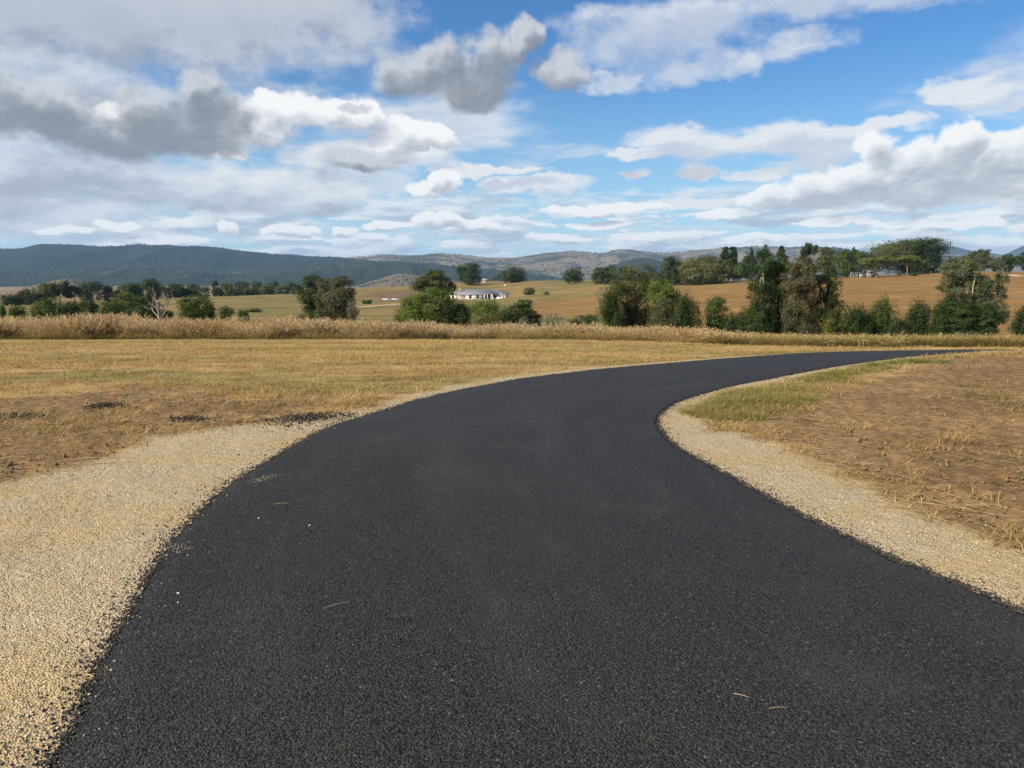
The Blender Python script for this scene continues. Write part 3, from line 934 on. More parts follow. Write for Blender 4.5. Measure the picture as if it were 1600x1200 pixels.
hill('dry_hill', [(430, 430), (500, 412), (550, 405.5), (575, 403.5), (600, 401.5), (650, 402), (690, 399.5), (720, 401.5), (760, 404), (800, 405.5), (830, 402), (850, 399.5), (890, 395.5), (915, 397), (940, 399.5),
                  (965, 394), (985, 391.5), (1005, 393), (1030, 395.5), (1070, 393.5), (1100, 392.5), (1150, 390.5), (1200, 388), (1240, 386), (1275, 387), (1300, 391), (1340, 396), (1420, 400), (1520, 402), (1640, 404), (1800, 408), (2000, 420)],
     7200, 2900, 438, H_dry, 'pink brown dry range behind the house with dark patches of trees', seed=24, trees=3000, tree_mat=wood, gully=0.16, cluster=0.25, tsize=10)
hill('low_hill', [(-420, 424), (-200, 420), (-60, 419), (30, 422), (100, 421), (160, 417), (210, 414), (260, 417), (330, 421), (400, 422), (460, 418), (520, 411), (565, 409.5), (610, 411), (660, 413), (720, 419), (800, 426), (870, 434), (930, 444)],
     4600, 1500, 446, H_lowforest, 'low green wooded hills in front of the long ridge', seed=25, trees=3600, tree_mat=wood, gully=0.2, cluster=0.7, tsize=9)
hill('wooded_knoll', [(915, 440), (945, 423), (970, 411), (998, 404.5), (1022, 407), (1048, 416), (1085, 430), (1130, 442)], 4300, 900, 444, H_lowforest,
     'small dark wooded hump in front of the dry range', seed=26, trees=1200, tree_mat=wood, gully=0.08, cluster=0.95, tsize=8)
hill('bare_knoll', [(560, 446), (595, 436), (626, 428.5), (650, 429.5), (672, 432), (700, 436), (735, 444)], 3000, 600, 448, H_knoll,
     'pinkish bare knoll beyond the pasture with a few trees', seed=27, trees=260, tree_mat=wood, gully=0.08, cluster=0.2, tsize=4.5)
hill('bare_knoll', [(50, 452), (85, 441), (110, 436.5), (130, 441), (150, 449), (185, 456)], 1900, 420, 452, H_knoll,
     'pale dry rise behind the dark trees on the plain', seed=28, trees=60, tree_mat=wood, gully=0.08, cluster=0.1, tsize=3.6)

# ---------------------------------------------------------------- trees and shrubs
LEAF = {
    'dark': foliage_mat('dark_leaf', (0.035, 0.058, 0.017)),
    'mid': foliage_mat('green_leaf', (0.060, 0.090, 0.024)),
    'bright': foliage_mat('bright_leaf', (0.092, 0.124, 0.028)),
    'olive': foliage_mat('olive_leaf', (0.076, 0.086, 0.031)),
    'bronze': foliage_mat('bronze_leaf', (0.086, 0.085, 0.046)),
    'greygreen': foliage_mat('grey_green_leaf', (0.096, 0.108, 0.062)),
    'silver': foliage_mat('silver_leaf', (0.17, 0.17, 0.125), tint=(1.1, 1.1, 1.0)),
    'yellow': foliage_mat('yellow_green_leaf', (0.112, 0.120, 0.028)),
    'blue': foliage_mat('blue_green_leaf', (0.046, 0.066, 0.031)),
    'dry': foliage_mat('dry_twig', (0.150, 0.112, 0.070)),
    'tan': foliage_mat('tan_leaf', (0.112, 0.112, 0.043)),
}
BARK = plain('grey_bark', (0.115, 0.092, 0.068), 0.9, 0.35, 6.0, 0.1)
PALE_BARK = plain('pale_bark', (0.36, 0.31, 0.25), 0.85, 0.25, 6.0, 0.1)
DEAD = plain('weathered_wood', (0.36, 0.30, 0.25), 0.9, 0.2, 5.0, 0.1)


def tube(path, radii, sides=6):
    """verts, quads of a tapered tube"""
    p = np.asarray(path, float)
    r = np.asarray(radii, float)
    d = np.gradient(p, axis=0)
    d /= np.maximum(np.linalg.norm(d, axis=1), 1e-9)[:, None]
    ref = np.where(np.abs(d[:, 2:3]) > 0.9, np.array([[1.0, 0, 0]]), np.array([[0, 0, 1.0]]))
    a = np.cross(d, ref)
    a /= np.maximum(np.linalg.norm(a, axis=1), 1e-9)[:, None]
    b = np.cross(d, a)
    th = np.linspace(0, 2 * math.pi, sides, endpoint=False)
    ring = a[:, None] * np.cos(th)[None, :, None] + b[:, None] * np.sin(th)[None, :, None]
    v = (p[:, None] + ring * r[:, None, None]).reshape(-1, 3)
    i = np.arange(len(p) * sides).reshape(len(p), sides)
    j = np.roll(i, -1, 1)
    q = np.stack([i[:-1], j[:-1], j[1:], i[1:]], -1).reshape(-1, 4)
    return v, q


def join(parts):
    vs, qs, o = [], [], 0
    for v, q in parts:
        vs.append(v)
        qs.append(np.asarray(q) + o)
        o += len(v)
    return np.vstack(vs), np.vstack(qs)


def limb_path(a, b, r, n=6, sag=0.10):
    a, b = np.asarray(a, float), np.asarray(b, float)
    t = np.linspace(0, 1, n)[:, None]
    L = np.linalg.norm(b - a)
    w = np.zeros((n, 3))
    w[1:-1] = r.normal(0, sag * L * 0.35, (n - 2, 3))
    return a + (b - a) * t + w * np.sin(t * math.pi) + np.array([0, 0, 1.0]) * (sag * L) * np.sin(t * math.pi)


def lobes_for(shape, r):
    """crown lumps in a unit box: across -1..1, deep -1..1, up 0..1, with half sizes"""
    out = []
    if shape == 'round':
        out = [(0, 0, 0.55, 0.62, 0.62, 0.40)]
        for k in range(9):
            a = r.random() * 6.28
            h = 0.25 + 0.5 * r.random()
            q = 0.52 + 0.12 * r.random()
            out.append((math.cos(a) * q, math.sin(a) * q, h, 0.36, 0.36, 0.24))
        out += [(r.normal(0, 0.2), 0, 0.80, 0.40, 0.40, 0.20), (r.normal(0, 0.3), 0, 0.74, 0.40, 0.40, 0.22)]
    elif shape == 'bush':
        for k in range(11):
            a = r.random() * 6.28
            q = 0.66 * math.sqrt(r.random())
            hh = 0.28 + 0.36 * r.random() * (1 - 0.5 * q)
            out.append((math.cos(a) * q, math.sin(a) * q, hh, 0.36, 0.36, hh * 0.95))
        out += [(r.normal(0, 0.25), 0, 0.62, 0.38, 0.38, 0.36), (r.normal(0, 0.3), 0, 0.45, 0.5, 0.5, 0.42)]
    elif shape == 'tall':
        for k in range(12):
            h = 0.10 + 0.80 * (k + r.random()) / 12
            w = 0.55 + 0.25 * math.sin(min(1, max(0, h)) * math.pi)
            a = r.random() * 6.28
            q = 0.38 * r.random()
            out.append((math.cos(a) * q, math.sin(a) * q, h, w * (0.65 + 0.3 * r.random()), w * 0.7, 0.11 + 0.04 * r.random()))
        out.append((r.normal(0, 0.1), 0, 0.90, 0.34, 0.34, 0.10))
    elif shape == 'umbrella':
        for k in range(13):
            a = r.random() * 6.28
            q = 0.78 * math.sqrt(r.random())
            out.append((math.cos(a) * q, math.sin(a) * q, 0.58 + 0.26 * (1 - q * q) + r.normal(0, 0.05), 0.27, 0.27, 0.15))
    elif shape == 'dome':
        for k in range(20):
            a = r.random() * 6.28
            q = 0.80 * math.sqrt(r.random())
            h = 0.28 + 0.54 * math.sqrt(max(0, 1 - q * q)) * (0.75 + 0.25 * r.random())
            out.append((math.cos(a) * q, math.sin(a) * q, h, 0.27, 0.27, 0.17))
        for k in range(12):
            a = r.random() * 6.28
            out.append((math.cos(a) * 0.74, math.sin(a) * 0.74, 0.14 + 0.22 * r.random(), 0.26, 0.26, 0.20))
        out += [(0, 0, 0.45, 0.6, 0.6, 0.38), (-0.4, 0, 0.35, 0.4, 0.4, 0.3), (0.4, 0, 0.35, 0.4, 0.4, 0.3)]
    elif shape == 'bunya':
        for k in range(8):
            h = 0.30 + 0.62 * k / 7
            w = 0.98 * math.sin((0.25 + 0.72 * (1 - (h - 0.3) / 0.75)) * math.pi * 0.55)
            m = 7 if k < 6 else 4
            for j in range(m):
                a = 6.28 * j / m + r.random()
                out.append((math.cos(a) * w * 0.72, math.sin(a) * w * 0.72, h, 0.22, 0.22, 0.045))
    elif shape == 'cone':
        for k in range(11):
            h = 0.10 + 0.84 * k / 10
            w = 1.0 * (1 - h) + 0.14
            for j in range(4):
                a = r.random() * 6.28
                out.append((math.cos(a) * w * 0.5, math.sin(a) * w * 0.5, h, w * 0.5, w * 0.5, 0.065))
    elif shape == 'gum':
        for k in range(17):
            a = r.random() * 6.28
            h = 0.30 + 0.58 * r.random()
            q = (0.35 + 0.45 * r.random()) * (0.75 + 0.35 * math.sin(h * math.pi))
            out.append((math.cos(a) * q, math.sin(a) * q, h, 0.24 + 0.09 * r.random(), 0.26, 0.10 + 0.05 * r.random()))
    return np.array(out)


def leaf_cloud(lobes, n, size, r, upright=0.0, tight=0.21, inner=0.22):
    """n small leaf sprays gathered in clumps on the lobes (lobes: cx cy cz rx ry rz, metres)"""
    w = np.cbrt(np.abs(lobes[:, 3] * lobes[:, 4] * lobes[:, 5])) ** 2
    li = r.choice(len(lobes), n, p=w / w.sum())
    K = 16
    cd = r.normal(size=(len(lobes), K, 3))
    cd[..., 2] += 0.25
    cd /= np.linalg.norm(cd, axis=-1, keepdims=True)
    cr = 0.72 + 0.34 * r.random((len(lobes), K, 1))
    ci = r.integers(0, K, n)
    out = cd[li, ci]
    p = out * cr[li, ci] + np.clip(r.normal(0, tight, (n, 3)), -1.7 * tight, 1.7 * tight)
    m = r.random(n) < inner
    p[m] = np.clip(r.normal(0, 0.48, (m.sum(), 3)), -0.9, 0.9)
    c = lobes[li, :3] + p * lobes[li, 3:]
    nrm = out * 1.1 + r.normal(0, 0.38, (n, 3)) + np.array([0, 0, 0.30])
    nrm /= np.linalg.norm(nrm, axis=1)[:, None]
    t = r.normal(size=(n, 3))
    t[:, 2] -= upright * 2.0
    a = t - nrm * (t * nrm).sum(1)[:, None]
    a /= np.maximum(np.linalg.norm(a, axis=1), 1e-6)[:, None]
    b = np.cross(nrm, a)
    s = size * (0.6 + 0.8 * r.random(n))[:, None]
    v = np.stack([c - a * s * 0.6, c + b * s * 0.34, c + a * s * 0.6, c - b * s * 0.34], 1).reshape(-1, 3)
    q = np.arange(n * 4).reshape(n, 4)
    return v, q


TREE_SEED = [100]


def tree(px0, px1, py0, py1, Y, shape, leaf, label, name='tree', cat='tree', lobes_px=None, bark=None, lp=1.2, dens=9.0, group=None, deep=0.9, bare=0.0, limbs=6):
    """a tree or shrub whose crown fills px0..px1, py0..py1 of the photo when it stands at distance Y (None: where the ground shows at py1)"""
    TREE_SEED[0] += 1
    r = np.random.default_rng(TREE_SEED[0])
    pc = (px0 + px1) / 2
    if Y is None:
        Y = far_ground(pc, py1)
    mpp = Y * 1.005 / FPX
    d = px_dir(pc, (py0 + py1) / 2)
    x = Y * d[0] / d[1]
    g = float(height(x, Y))
    zt, zb = EYE + Y * float(row_slope(py0)), EYE + Y * float(row_slope(py1))
    zb = max(zb, g - 0.2)
    if zt - zb < 0.4:
        zt = zb + 0.4
    hw = (px1 - px0) / 2 * mpp * 1.10
    root = empty(name, (x, Y, g), label=label, category=cat)
    if group:
        root['group'] = group
    if lobes_px is None:
        L = lobes_for(shape, r)
        L = L * np.array([hw, hw * deep, zt - zb, hw * 1.16, hw * deep * 1.16, (zt - zb) * 1.12])
        L[:, 2] += zb - g
    else:
        rows = []
        for (a, b_, ra, rb) in lobes_px:
            dd = px_dir(a, b_)
            off = r.normal(0, 0.22) * hw * deep
            rows.append((Y * dd[0] / dd[1] - x, off, EYE + Y * float(row_slope(b_)) - g, ra * mpp * 1.16, max(ra * mpp * 1.0, 0.3), rb * mpp * 1.14))
        L = np.array(rows)
    if shape in ('bush', 'tall', 'round') and (L[:, 2] - L[:, 5]).min() > 0.1 * (zt - g) * 0 + 0.25 and zb - g < 0.6 * (zt - g):
        low = L[L[:, 2] - L[:, 5] < np.percentile(L[:, 2] - L[:, 5], 40)]
        sk = low.copy()                          # these carry leaf down to the ground
        sk[:, 2] = sk[:, 2] * 0.45
        sk[:, 5] = sk[:, 2] * 0.9 + 0.2
        L = np.vstack([L, sk])
    area = (px1 - px0) * (py1 - py0) * 0.41 * 0.72
    n = int(np.clip(dens * area / (lp * lp * 0.41), 90, 30000) * (1 - bare))
    v, q = leaf_cloud(L, n, lp * mpp / 0.64, r, upright=0.5 if shape in ('gum', 'tall') else 0.0)
    v[:, 2] = np.maximum(v[:, 2], 0.02)
    crown = mesh_np('crown', v, quads=q)
    link('crown', crown, LEAF[leaf], root)
    # trunk with limbs reaching into the lumps of the crown
    H = zt - g
    r0 = max(0.028 * H, 0.04) * {'bush': 0.7, 'dome': 0.7, 'umbrella': 0.6}.get(shape, 1.0)
    fork = np.array([r.normal(0, 0.03) * hw, 0, max(zb - g + 0.30 * (zt - zb), 0.25 * H) if shape != 'umbrella' else 0.42 * H])
    top = np.array([r.normal(0, 0.1) * hw, 0, (zb - g) + 0.82 * (zt - zb)])
    parts = [tube(np.vstack([limb_path((0, 0, -0.3), fork, r, 5, 0.02), limb_path(fork, top, r, 5, 0.04)[1:]]), np.linspace(r0, r0 * 0.18, 9), 7)]
    pick = r.permutation(len(L))[:limbs]
    for k in pick:
        s = fork * (0.75 + 0.5 * r.random()) if shape not in ('cone', 'bunya') else np.array([0, 0, L[k, 2] * 0.97])
        e = L[k, :3] + L[k, 3:] * r.normal(0, 0.25, 3)
        parts.append(tube(limb_path(s, e, r, 6, 0.08), np.linspace(r0 * 0.5, r0 * 0.10, 6), 5))
    tv, tq = join(parts)
    link('trunk', mesh_np('trunk', tv, quads=tq, smooth=True), bark or BARK, root)
    return root


def bare_tree(px0, px1, py0, py1, Y, label, mat, levels=4, seed=1, spread=0.5, thick=0.028):
    r = np.random.default_rng(seed)
    if Y is None:
        Y = far_ground((px0 + px1) / 2, py1)
    pc = (px0 + px1) / 2
    mpp = Y * 1.005 / FPX
    d = px_dir(pc, py1)
    x = Y * d[0] / d[1]
    g = float(height(x, Y))
    H = EYE + Y * float(row_slope(py0)) - g
    hw = (px1 - px0) / 2 * mpp
    root = empty('dead_tree', (x, Y, g), label=label, category='dead tree')
    def grow(p, dirn, length, rad, lev, parts):
        e = p + dirn * length
        parts.append(tube(limb_path(p, e, r, 5, 0.05), np.linspace(rad, rad * 0.62, 5), 5))
        if lev <= 0:
            return
        for k in range(r.integers(2, 4)):
            nd = dirn + r.normal(0, spread, 3) + np.array([0, 0, 0.22])
            nd /= np.linalg.norm(nd)
            grow(p + dirn * length * (0.55 + 0.45 * r.random()), nd, length * (0.58 + 0.22 * r.random()), rad * 0.6, lev - 1, parts)
    base = []
    top = np.array([0.06 * hw, 0, 0.22 * H])
    base.append(tube(limb_path((0, 0, -0.3), top, r, 5, 0.02), np.linspace(H * thick, H * thick * 0.8, 5), 7))
    tv, tq = join(base)
    link('trunk', mesh_np('trunk', tv, quads=tq, smooth=True), mat, root)
    for k, (a, tilt) in enumerate(((-0.85, 0.5), (-0.45, 0.9), (0.05, 1.1), (0.5, 1.0), (0.8, 0.75), (0.2, 0.9))):
        parts = []
        dv = np.array([a, r.normal(0, 0.35), tilt + 0.25])
        dv /= np.linalg.norm(dv)
        grow(top * (0.75 + 0.25 * r.random()), dv, H * 0.30, H * thick * 0.55, levels - 1, parts)
        v, q = join(parts)
        v[:, 0] = np.clip(v[:, 0], -hw * 1.1, hw * 1.1)
        link('limb', mesh_np('limb', v, quads=q, smooth=True), mat, root)
    return root


# -- by the creek below the paddock, from one end of the picture to the other
tree(934, 980, 452, 503, 82, 'bush', 'dark', 'dark green rounded tree against the flank of the tall olive tree in the creek clump')
tree(955, 1034, 416, 508, 84, 'tall', 'olive', 'tall broad olive crowned tree in the middle of the creek clump', lobes_px=[
    (975, 432, 18, 12), (1000, 426, 22, 11), (1018, 438, 16, 14), (966, 444, 10, 8), (985, 450, 20, 14), (1008, 455, 22, 16), (980, 470, 16, 16), (1000, 478, 20, 18), (1018, 476, 16, 20), (990, 495, 18, 12), (1012, 498, 18, 12), (1026, 450, 12, 14)])
tree(1008, 1060, 438, 512, 80, 'tall', 'bright', 'fresh green tree with a drooping side beside the tall olive tree', lobes_px=[
    (1035, 450, 14, 12), (1046, 462, 12, 16), (1050, 480, 9, 16), (1036, 470, 14, 14), (1028, 460, 12, 12), (1048, 498, 8, 12)])
tree(1014, 1058, 466, 514, 77, 'tall', 'bronze', 'brown half dead shrub at the foot of the fresh green tree', dens=5)
tree(1052, 1102, 463, 521, 75, 'bush', 'dark', 'dark green dome shaped bush standing next to the brown half dead shrub')
tree(1098, 1137, 464, 519, 76, 'tall', 'mid', 'upright mid green shrub between two dark bushes below the russet field')
tree(1124, 1158, 491, 521, 75, 'bush', 'dark', 'low dark bush in the gap below the russet field')
tree(1150, 1182, 484, 521, 74, 'bush', 'dark', 'small dark bush touching the narrow black green tree')
tree(1170, 1212, 383, 522, 73, 'tall', 'dark', 'tallest narrow dark tree with a thin leaning tip', lobes_px=[
    (1198, 388, 5, 6), (1195, 398, 9, 8), (1188, 400, 6, 6), (1200, 408, 9, 10), (1190, 420, 12, 12), (1198, 432, 10, 14), (1186, 445, 13, 14), (1200, 455, 10, 14), (1182, 466, 11, 14), (1195, 475, 14, 14), (1178, 488, 9, 14), (1192, 496, 16, 16), (1186, 512, 16, 10)], bark=PALE_BARK)
tree(1198, 1236, 407, 524, 74, 'tall', 'mid', 'leafy green tree filling the space next to the tallest narrow dark tree', lobes_px=[
    (1214, 414, 16, 7), (1220, 424, 14, 10), (1208, 436, 12, 12), (1222, 446, 13, 14), (1210, 464, 14, 16), (1222, 480, 13, 16), (1210, 500, 14, 16), (1224, 512, 12, 12)])
tree(1222, 1278, 404, 525, 73, 'tall', 'bronze', 'tall drooping bronze grey tree between two green ones', lobes_px=[
    (1250, 412, 18, 9), (1262, 422, 14, 12), (1238, 426, 14, 12), (1254, 438, 18, 14), (1238, 452, 14, 14), (1262, 456, 13, 16), (1248, 474, 18, 16), (1266, 486, 12, 16), (1236, 490, 13, 16), (1252, 506, 18, 14), (1232, 514, 12, 8)])
tree(1270, 1315, 421, 518, 74, 'tall', 'dark', 'dark green column shaped tree at the edge of the russet field', lobes_px=[
    (1296, 428, 9, 8), (1290, 440, 14, 10), (1304, 446, 9, 12), (1284, 456, 13, 14), (1300, 464, 13, 14), (1290, 478, 17, 14), (1306, 484, 9, 14), (1286, 496, 16, 14), (1300, 506, 13, 10)])
tree(1280, 1312, 497, 521, 71, 'bush', 'yellow', 'small yellow green shrub at the foot of the dark column tree')
tree(1306, 1363, 479, 525, 72, 'bush', 'dark', 'spreading dark green bush below the pale streaks of the russet field')
tree(1354, 1404, 469, 527, 73, 'bush', 'mid', 'brighter green pointed bush between two darker creek bushes')
tree(1386, 1420, 499, 527, 70, 'bush', 'blue', 'low dull green bush tucked in front of the brighter pointed bush')
tree(1412, 1456, 474, 530, 72, 'bush', 'dark', 'dark bush with a rounded double top before the spreading grey gum')
tree(1446, 1500, 468, 532, 71, 'bush', 'dark', 'leafy dark bush leaning on the grey gum trunk')
tree(1472, 1568, 404, 536, 72, 'gum', 'greygreen', 'big open grey green gum with its forked pale limbs showing', bark=PALE_BARK, limbs=14, dens=8.5, lobes_px=[
    (1507, 408, 10, 8), (1496, 420, 14, 10), (1512, 420, 14, 10), (1484, 432, 12, 10), (1502, 436, 16, 12), (1518, 440, 14, 12), (1482, 450, 11, 9), (1496, 456, 13, 10), (1544, 440, 12, 8), (1558, 434, 10, 10), (1550, 452, 14, 11), (1536, 458, 12, 10), (1560, 462, 8, 10), (1542, 474, 14, 10), (1556, 486, 9, 10), (1530, 482, 10, 12), (1526, 462, 10, 8), (1512, 470, 10, 9), (1530, 446, 12, 9), (1550, 494, 12, 10), (1496, 470, 12, 10)])
tree(1476, 1528, 470, 534, 70, 'tall', 'dark', 'dark leafy undertree in front of the grey gum')
tree(1518, 1564, 474, 536, 70, 'tall', 'dark', 'shaded dark understorey tree below the grey gum limbs')
tree(1576, 1632, 483, 539, 68, 'bush', 'dark', 'dark bush cut by the edge of the view beyond the end of the road')
tree(1486, 1540, 519, 537, 62, 'bush', 'greygreen', 'low grey green scrub in front of the grey gum', 'shrub', 'shrub', dens=5)

# -- bushes behind the tall grass in the middle
tree(618, 720, 452, 508, 92, 'bush', 'bright', 'large pale green willow like bush before the white house', dens=9, lobes_px=[
    (672, 462, 22, 10), (690, 468, 22, 12), (650, 474, 20, 12), (670, 482, 30, 14), (700, 484, 22, 14), (640, 490, 20, 13), (660, 498, 26, 10), (692, 500, 26, 10), (712, 494, 14, 10), (630, 500, 13, 8)])
tree(702, 738, 474, 504, 93, 'bush', 'tan', 'pale olive bush beside the large pale green bush')
tree(724, 777, 467, 494, 100, 'bush', 'bright', 'bright green rounded bush directly below the white house')
tree(736, 788, 486, 507, 88, 'bush', 'tan', 'dry olive scrub behind the tall grass below the house', 'shrub', 'shrub', dens=5)
tree(781, 848, 469, 510, 90, 'bush', 'dark', 'dark green two humped bush below the far end of the house', lobes_px=[
    (820, 476, 10, 7), (812, 486, 18, 10), (796, 492, 14, 12), (804, 500, 18, 9), (830, 494, 12, 8), (838, 502, 10, 7), (788, 502, 10, 8)])
tree(808, 826, 497, 511, 86, 'bush', 'silver', 'small silvery shrub at the base of the two humped bush', 'shrub', 'shrub')
tree(846, 880, 489, 515, 85, 'bush', 'silver', 'feathery silver grey bush between green bushes', 'shrub', 'shrub', dens=2.6)
tree(880, 910, 498, 514, 83, 'bush', 'tan', 'low olive bush beside the silver grey bush', 'shrub', 'shrub')
tree(900, 940, 492, 502, 110, 'bush', 'mid', 'flat green scrub on the creek bank below the russet strip', 'shrub', 'shrub')
tree(466, 508, 431, 490, 128, 'round', 'dark', 'dark green upright tree paired with a bronze tree', lobes_px=[
    (490, 440, 13, 8), (478, 450, 11, 10), (496, 452, 12, 11), (484, 462, 16, 12), (500, 466, 8, 10), (486, 478, 12, 10), (494, 486, 8, 5)])
tree(490, 557, 434, 502, 110, 'round', 'bronze', 'grey bronze round tree paired with a dark green tree', lobes_px=[
    (528, 442, 16, 8), (514, 450, 16, 11), (540, 452, 13, 11), (526, 464, 24, 14), (504, 470, 12, 12), (546, 472, 10, 12), (516, 484, 20, 13), (540, 488, 14, 11), (502, 494, 10, 8), (528, 498, 16, 6)])
tree(540, 557, 468, 492, 108, 'bush', 'silver', 'pale silvery shrub tucked under the grey bronze tree', 'shrub', 'shrub', dens=2.4)
tree(460, 492, 489, 502, 104, 'bush', 'tan', 'low brown scrub at the foot of the paired trees', 'shrub', 'shrub', dens=3)
tree(566, 581, 468, 475, None, 'bush', 'mid', 'tiny green bush beside the bare thin tree', 'shrub', 'shrub')
tree(646, 712, 424, 460, 190, 'gum', 'olive', 'wide olive tree with a raised tuft behind the pale green bush', dens=9, lobes_px=[
    (681, 429, 13, 6), (676, 436, 12, 6), (660, 440, 12, 6), (690, 441, 14, 7), (652, 447, 8, 6), (668, 449, 14, 7), (700, 449, 11, 7), (684, 454, 14, 7), (706, 455, 6, 5)])
tree(713, 752, 412, 440, 560, 'round', 'dark', 'dark round tree alone on the crest above the house')
tree(774, 826, 418, 439, 575, 'bush', 'blue', 'long low dark tree clump on the crest above the pasture')
tree(813, 836, 450, 461, None, 'bush', 'olive', 'grey olive bush alone on the open pasture', 'shrub', 'shrub')
tree(848, 858, 456, 461, None, 'bush', 'mid', 'tiny shrub farther along the open pasture', 'shrub', 'shrub')
tree(880, 912, 420, 439, 480, 'bush', 'blue', 'dark bushy tree on the skyline with a stubby top beside the bare range')
tree(924, 948, 418, 438, 440, 'round', 'blue', 'smaller half of the dark pair on the pasture skyline')
tree(940, 963, 414, 437, 440, 'round', 'blue', 'taller half of the dark pair on the pasture skyline')

# -- along the crest of the russet hill
tree(1033, 1066, 402, 442, 352, 'round', 'blue', 'dark blue green tree next to the big round olive tree on the crest')
tree(1052, 1074, 410, 442, 350, 'round', 'dark', 'small dark tree wedged against the big round olive tree')
tree(1060, 1140, 400, 446, 345, 'dome', 'tan', 'big round olive brown tree with a domed crown on the crest', dens=10, lobes_px=[
    (1100, 407, 22, 6), (1084, 412, 16, 8), (1116, 412, 16, 8), (1074, 420, 12, 9), (1100, 420, 26, 12), (1126, 420, 12, 9), (1068, 431, 8, 9), (1088, 432, 18, 11), (1112, 432, 18, 11), (1132, 432, 8, 9), (1080, 441, 12, 5), (1100, 441, 16, 5), (1120, 441, 14, 5)])
tree(1124, 1153, 384, 440, 365, 'bunya', 'dark', 'bunya pine with a rounded crown on the crest')
tree(1130, 1150, 412, 441, 362, 'round', 'dark', 'dark bushy tree under the bunya pine')
tree(1146, 1170, 411, 440, 355, 'round', 'mid', 'mid green small tree beside the bunya pine')
tree(1158, 1184, 400, 440, 365, 'round', 'dark', 'dark tree whose crown sits under a pointed pine tip')
tree(1166, 1182, 387, 425, 380, 'cone', 'dark', 'thin pointed pine standing over the dark crest trees')
tree(1206, 1236, 384, 428, 372, 'cone', 'dark', 'broad pointed pine behind the leafy green creek tree')
tree(1250, 1276, 381, 432, 372, 'gum', 'blue', 'loose topped tall tree behind the bronze grey tree', dens=8)
tree(1274, 1308, 387, 430, 368, 'tall', 'olive', 'dense grey olive tree on the crest beside the shed')
tree(1304, 1350, 391, 432, 362, 'round', 'mid', 'wide fresh green tree shading the low white shed')
tree(1326, 1342, 386, 410, 372, 'cone', 'dark', 'dark pine tip rising out of the wide fresh green tree')
tree(1350, 1428, 376, 424, 385, 'dome', 'olive', 'huge spreading olive umbrella tree on the crest', dens=10, lobes_px=[
    (1395, 398, 36, 15), (1415, 402, 22, 18), (1374, 409, 22, 12), (1404, 384, 20, 7), (1420, 383, 16, 7), (1388, 385, 16, 5), (1376, 391, 14, 5), (1398, 392, 20, 7), (1416, 392, 16, 8), (1364, 398, 12, 5), (1384, 402, 16, 7), (1404, 406, 18, 9), (1420, 408, 12, 9), (1356, 404, 8, 4), (1396, 416, 16, 6), (1366, 408, 14, 7), (1378, 416, 16, 8), (1360, 418, 10, 7), (1410, 420, 16, 6), (1424, 416, 12, 8)])
tree(1416, 1474, 374, 424, 378, 'dome', 'dark', 'dark dense half of the great umbrella tree mass', dens=10, lobes_px=[
    (1446, 398, 25, 20), (1440, 411, 26, 11), (1430, 380, 10, 6), (1446, 380, 14, 5), (1460, 377, 10, 4), (1434, 388, 14, 7), (1454, 388, 16, 7), (1466, 394, 8, 9), (1430, 400, 12, 9), (1448, 402, 16, 10), (1466, 408, 7, 9), (1434, 414, 14, 8), (1454, 416, 14, 7), (1424, 420, 10, 6), (1444, 422, 14, 5), (1464, 420, 10, 6)])
tree(1346, 1394, 402, 429, 350, 'umbrella', 'yellow', 'yellow green flat topped tree with bare forked stems', bark=PALE_BARK, limbs=9)
tree(1396, 1440, 400, 424, 352, 'umbrella', 'bright', 'green flat topped small tree before the dark umbrella mass', bark=PALE_BARK, limbs=9)
tree(1366, 1371, 427, 432, None, 'bush', 'olive', 'tiny shrub at the top edge of the russet field near the flat topped tree', 'shrub', 'shrub')
tree(1402, 1408, 424, 431, None, 'bush', 'tan', 'small thin shrub on the russet slope below the umbrella trees', 'shrub', 'shrub')
tree(1422, 1433, 426, 431.5, None, 'bush', 'dark', 'small dark rounded shrub on the russet slope', 'shrub', 'shrub')
tree(1476, 1525, 402, 422, 420, 'bush', 'blue', 'low dark tree mass sloping down behind the grey gum top')
tree(1517, 1550, 390, 416, 425, 'round', 'dark', 'dark domed tree peeping over the grey gum')
tree(1513, 1552, 398, 418, 405, 'bush', 'bronze', 'brown crowned tree just under the dark domed tree')
tree(1544, 1566, 406, 420, 415, 'bush', 'olive', 'low olive bush beside the brown crowned tree')
tree(1561, 1584, 398, 417, 430, 'round', 'blue', 'small round blue green tree alone on the far crest')
tree(1584, 1640, 389, 434, 330, 'gum', 'dark', 'dark tree hanging over the pale track at the edge of the view', dens=9)

# -- the plain and the creek flats on the other side
GRP = 'trees on the plain below the forested ridge'
tree(0, 34, 458, 476, 330, 'bush', 'blue', 'lowest dark tree at the outer end of the long plain thicket', group=GRP)
tree(30, 62, 452, 476, 335, 'round', 'blue', 'grey green tree second along the plain thicket', group=GRP)
tree(56, 86, 443, 475, 340, 'round', 'olive', 'tall greyish tree with a pointed side in the plain thicket', group=GRP)
tree(78, 108, 440, 472, 345, 'gum', 'blue', 'tallest dark tree of the plain thicket before the bare rise', group=GRP, dens=9)
tree(102, 130, 445, 469, 350, 'gum', 'olive', 'thin topped olive tree beside the tallest tree of the thicket', group=GRP, dens=9)
tree(126, 162, 440, 464, 365, 'round', 'blue', 'broad dark tree closing the plain thicket', group=GRP)
tree(158, 178, 447, 462, 370, 'round', 'dark', 'small dark ball shaped tree next to the broad dark tree', group=GRP)
tree(174, 192, 455, 464, 380, 'bush', 'olive', 'low olive shrub between the thicket and the dark clump', 'shrub', 'shrub')
tree(184, 228, 443, 467, 380, 'round', 'dark', 'dark clump rising behind the pale green tree', group=GRP)
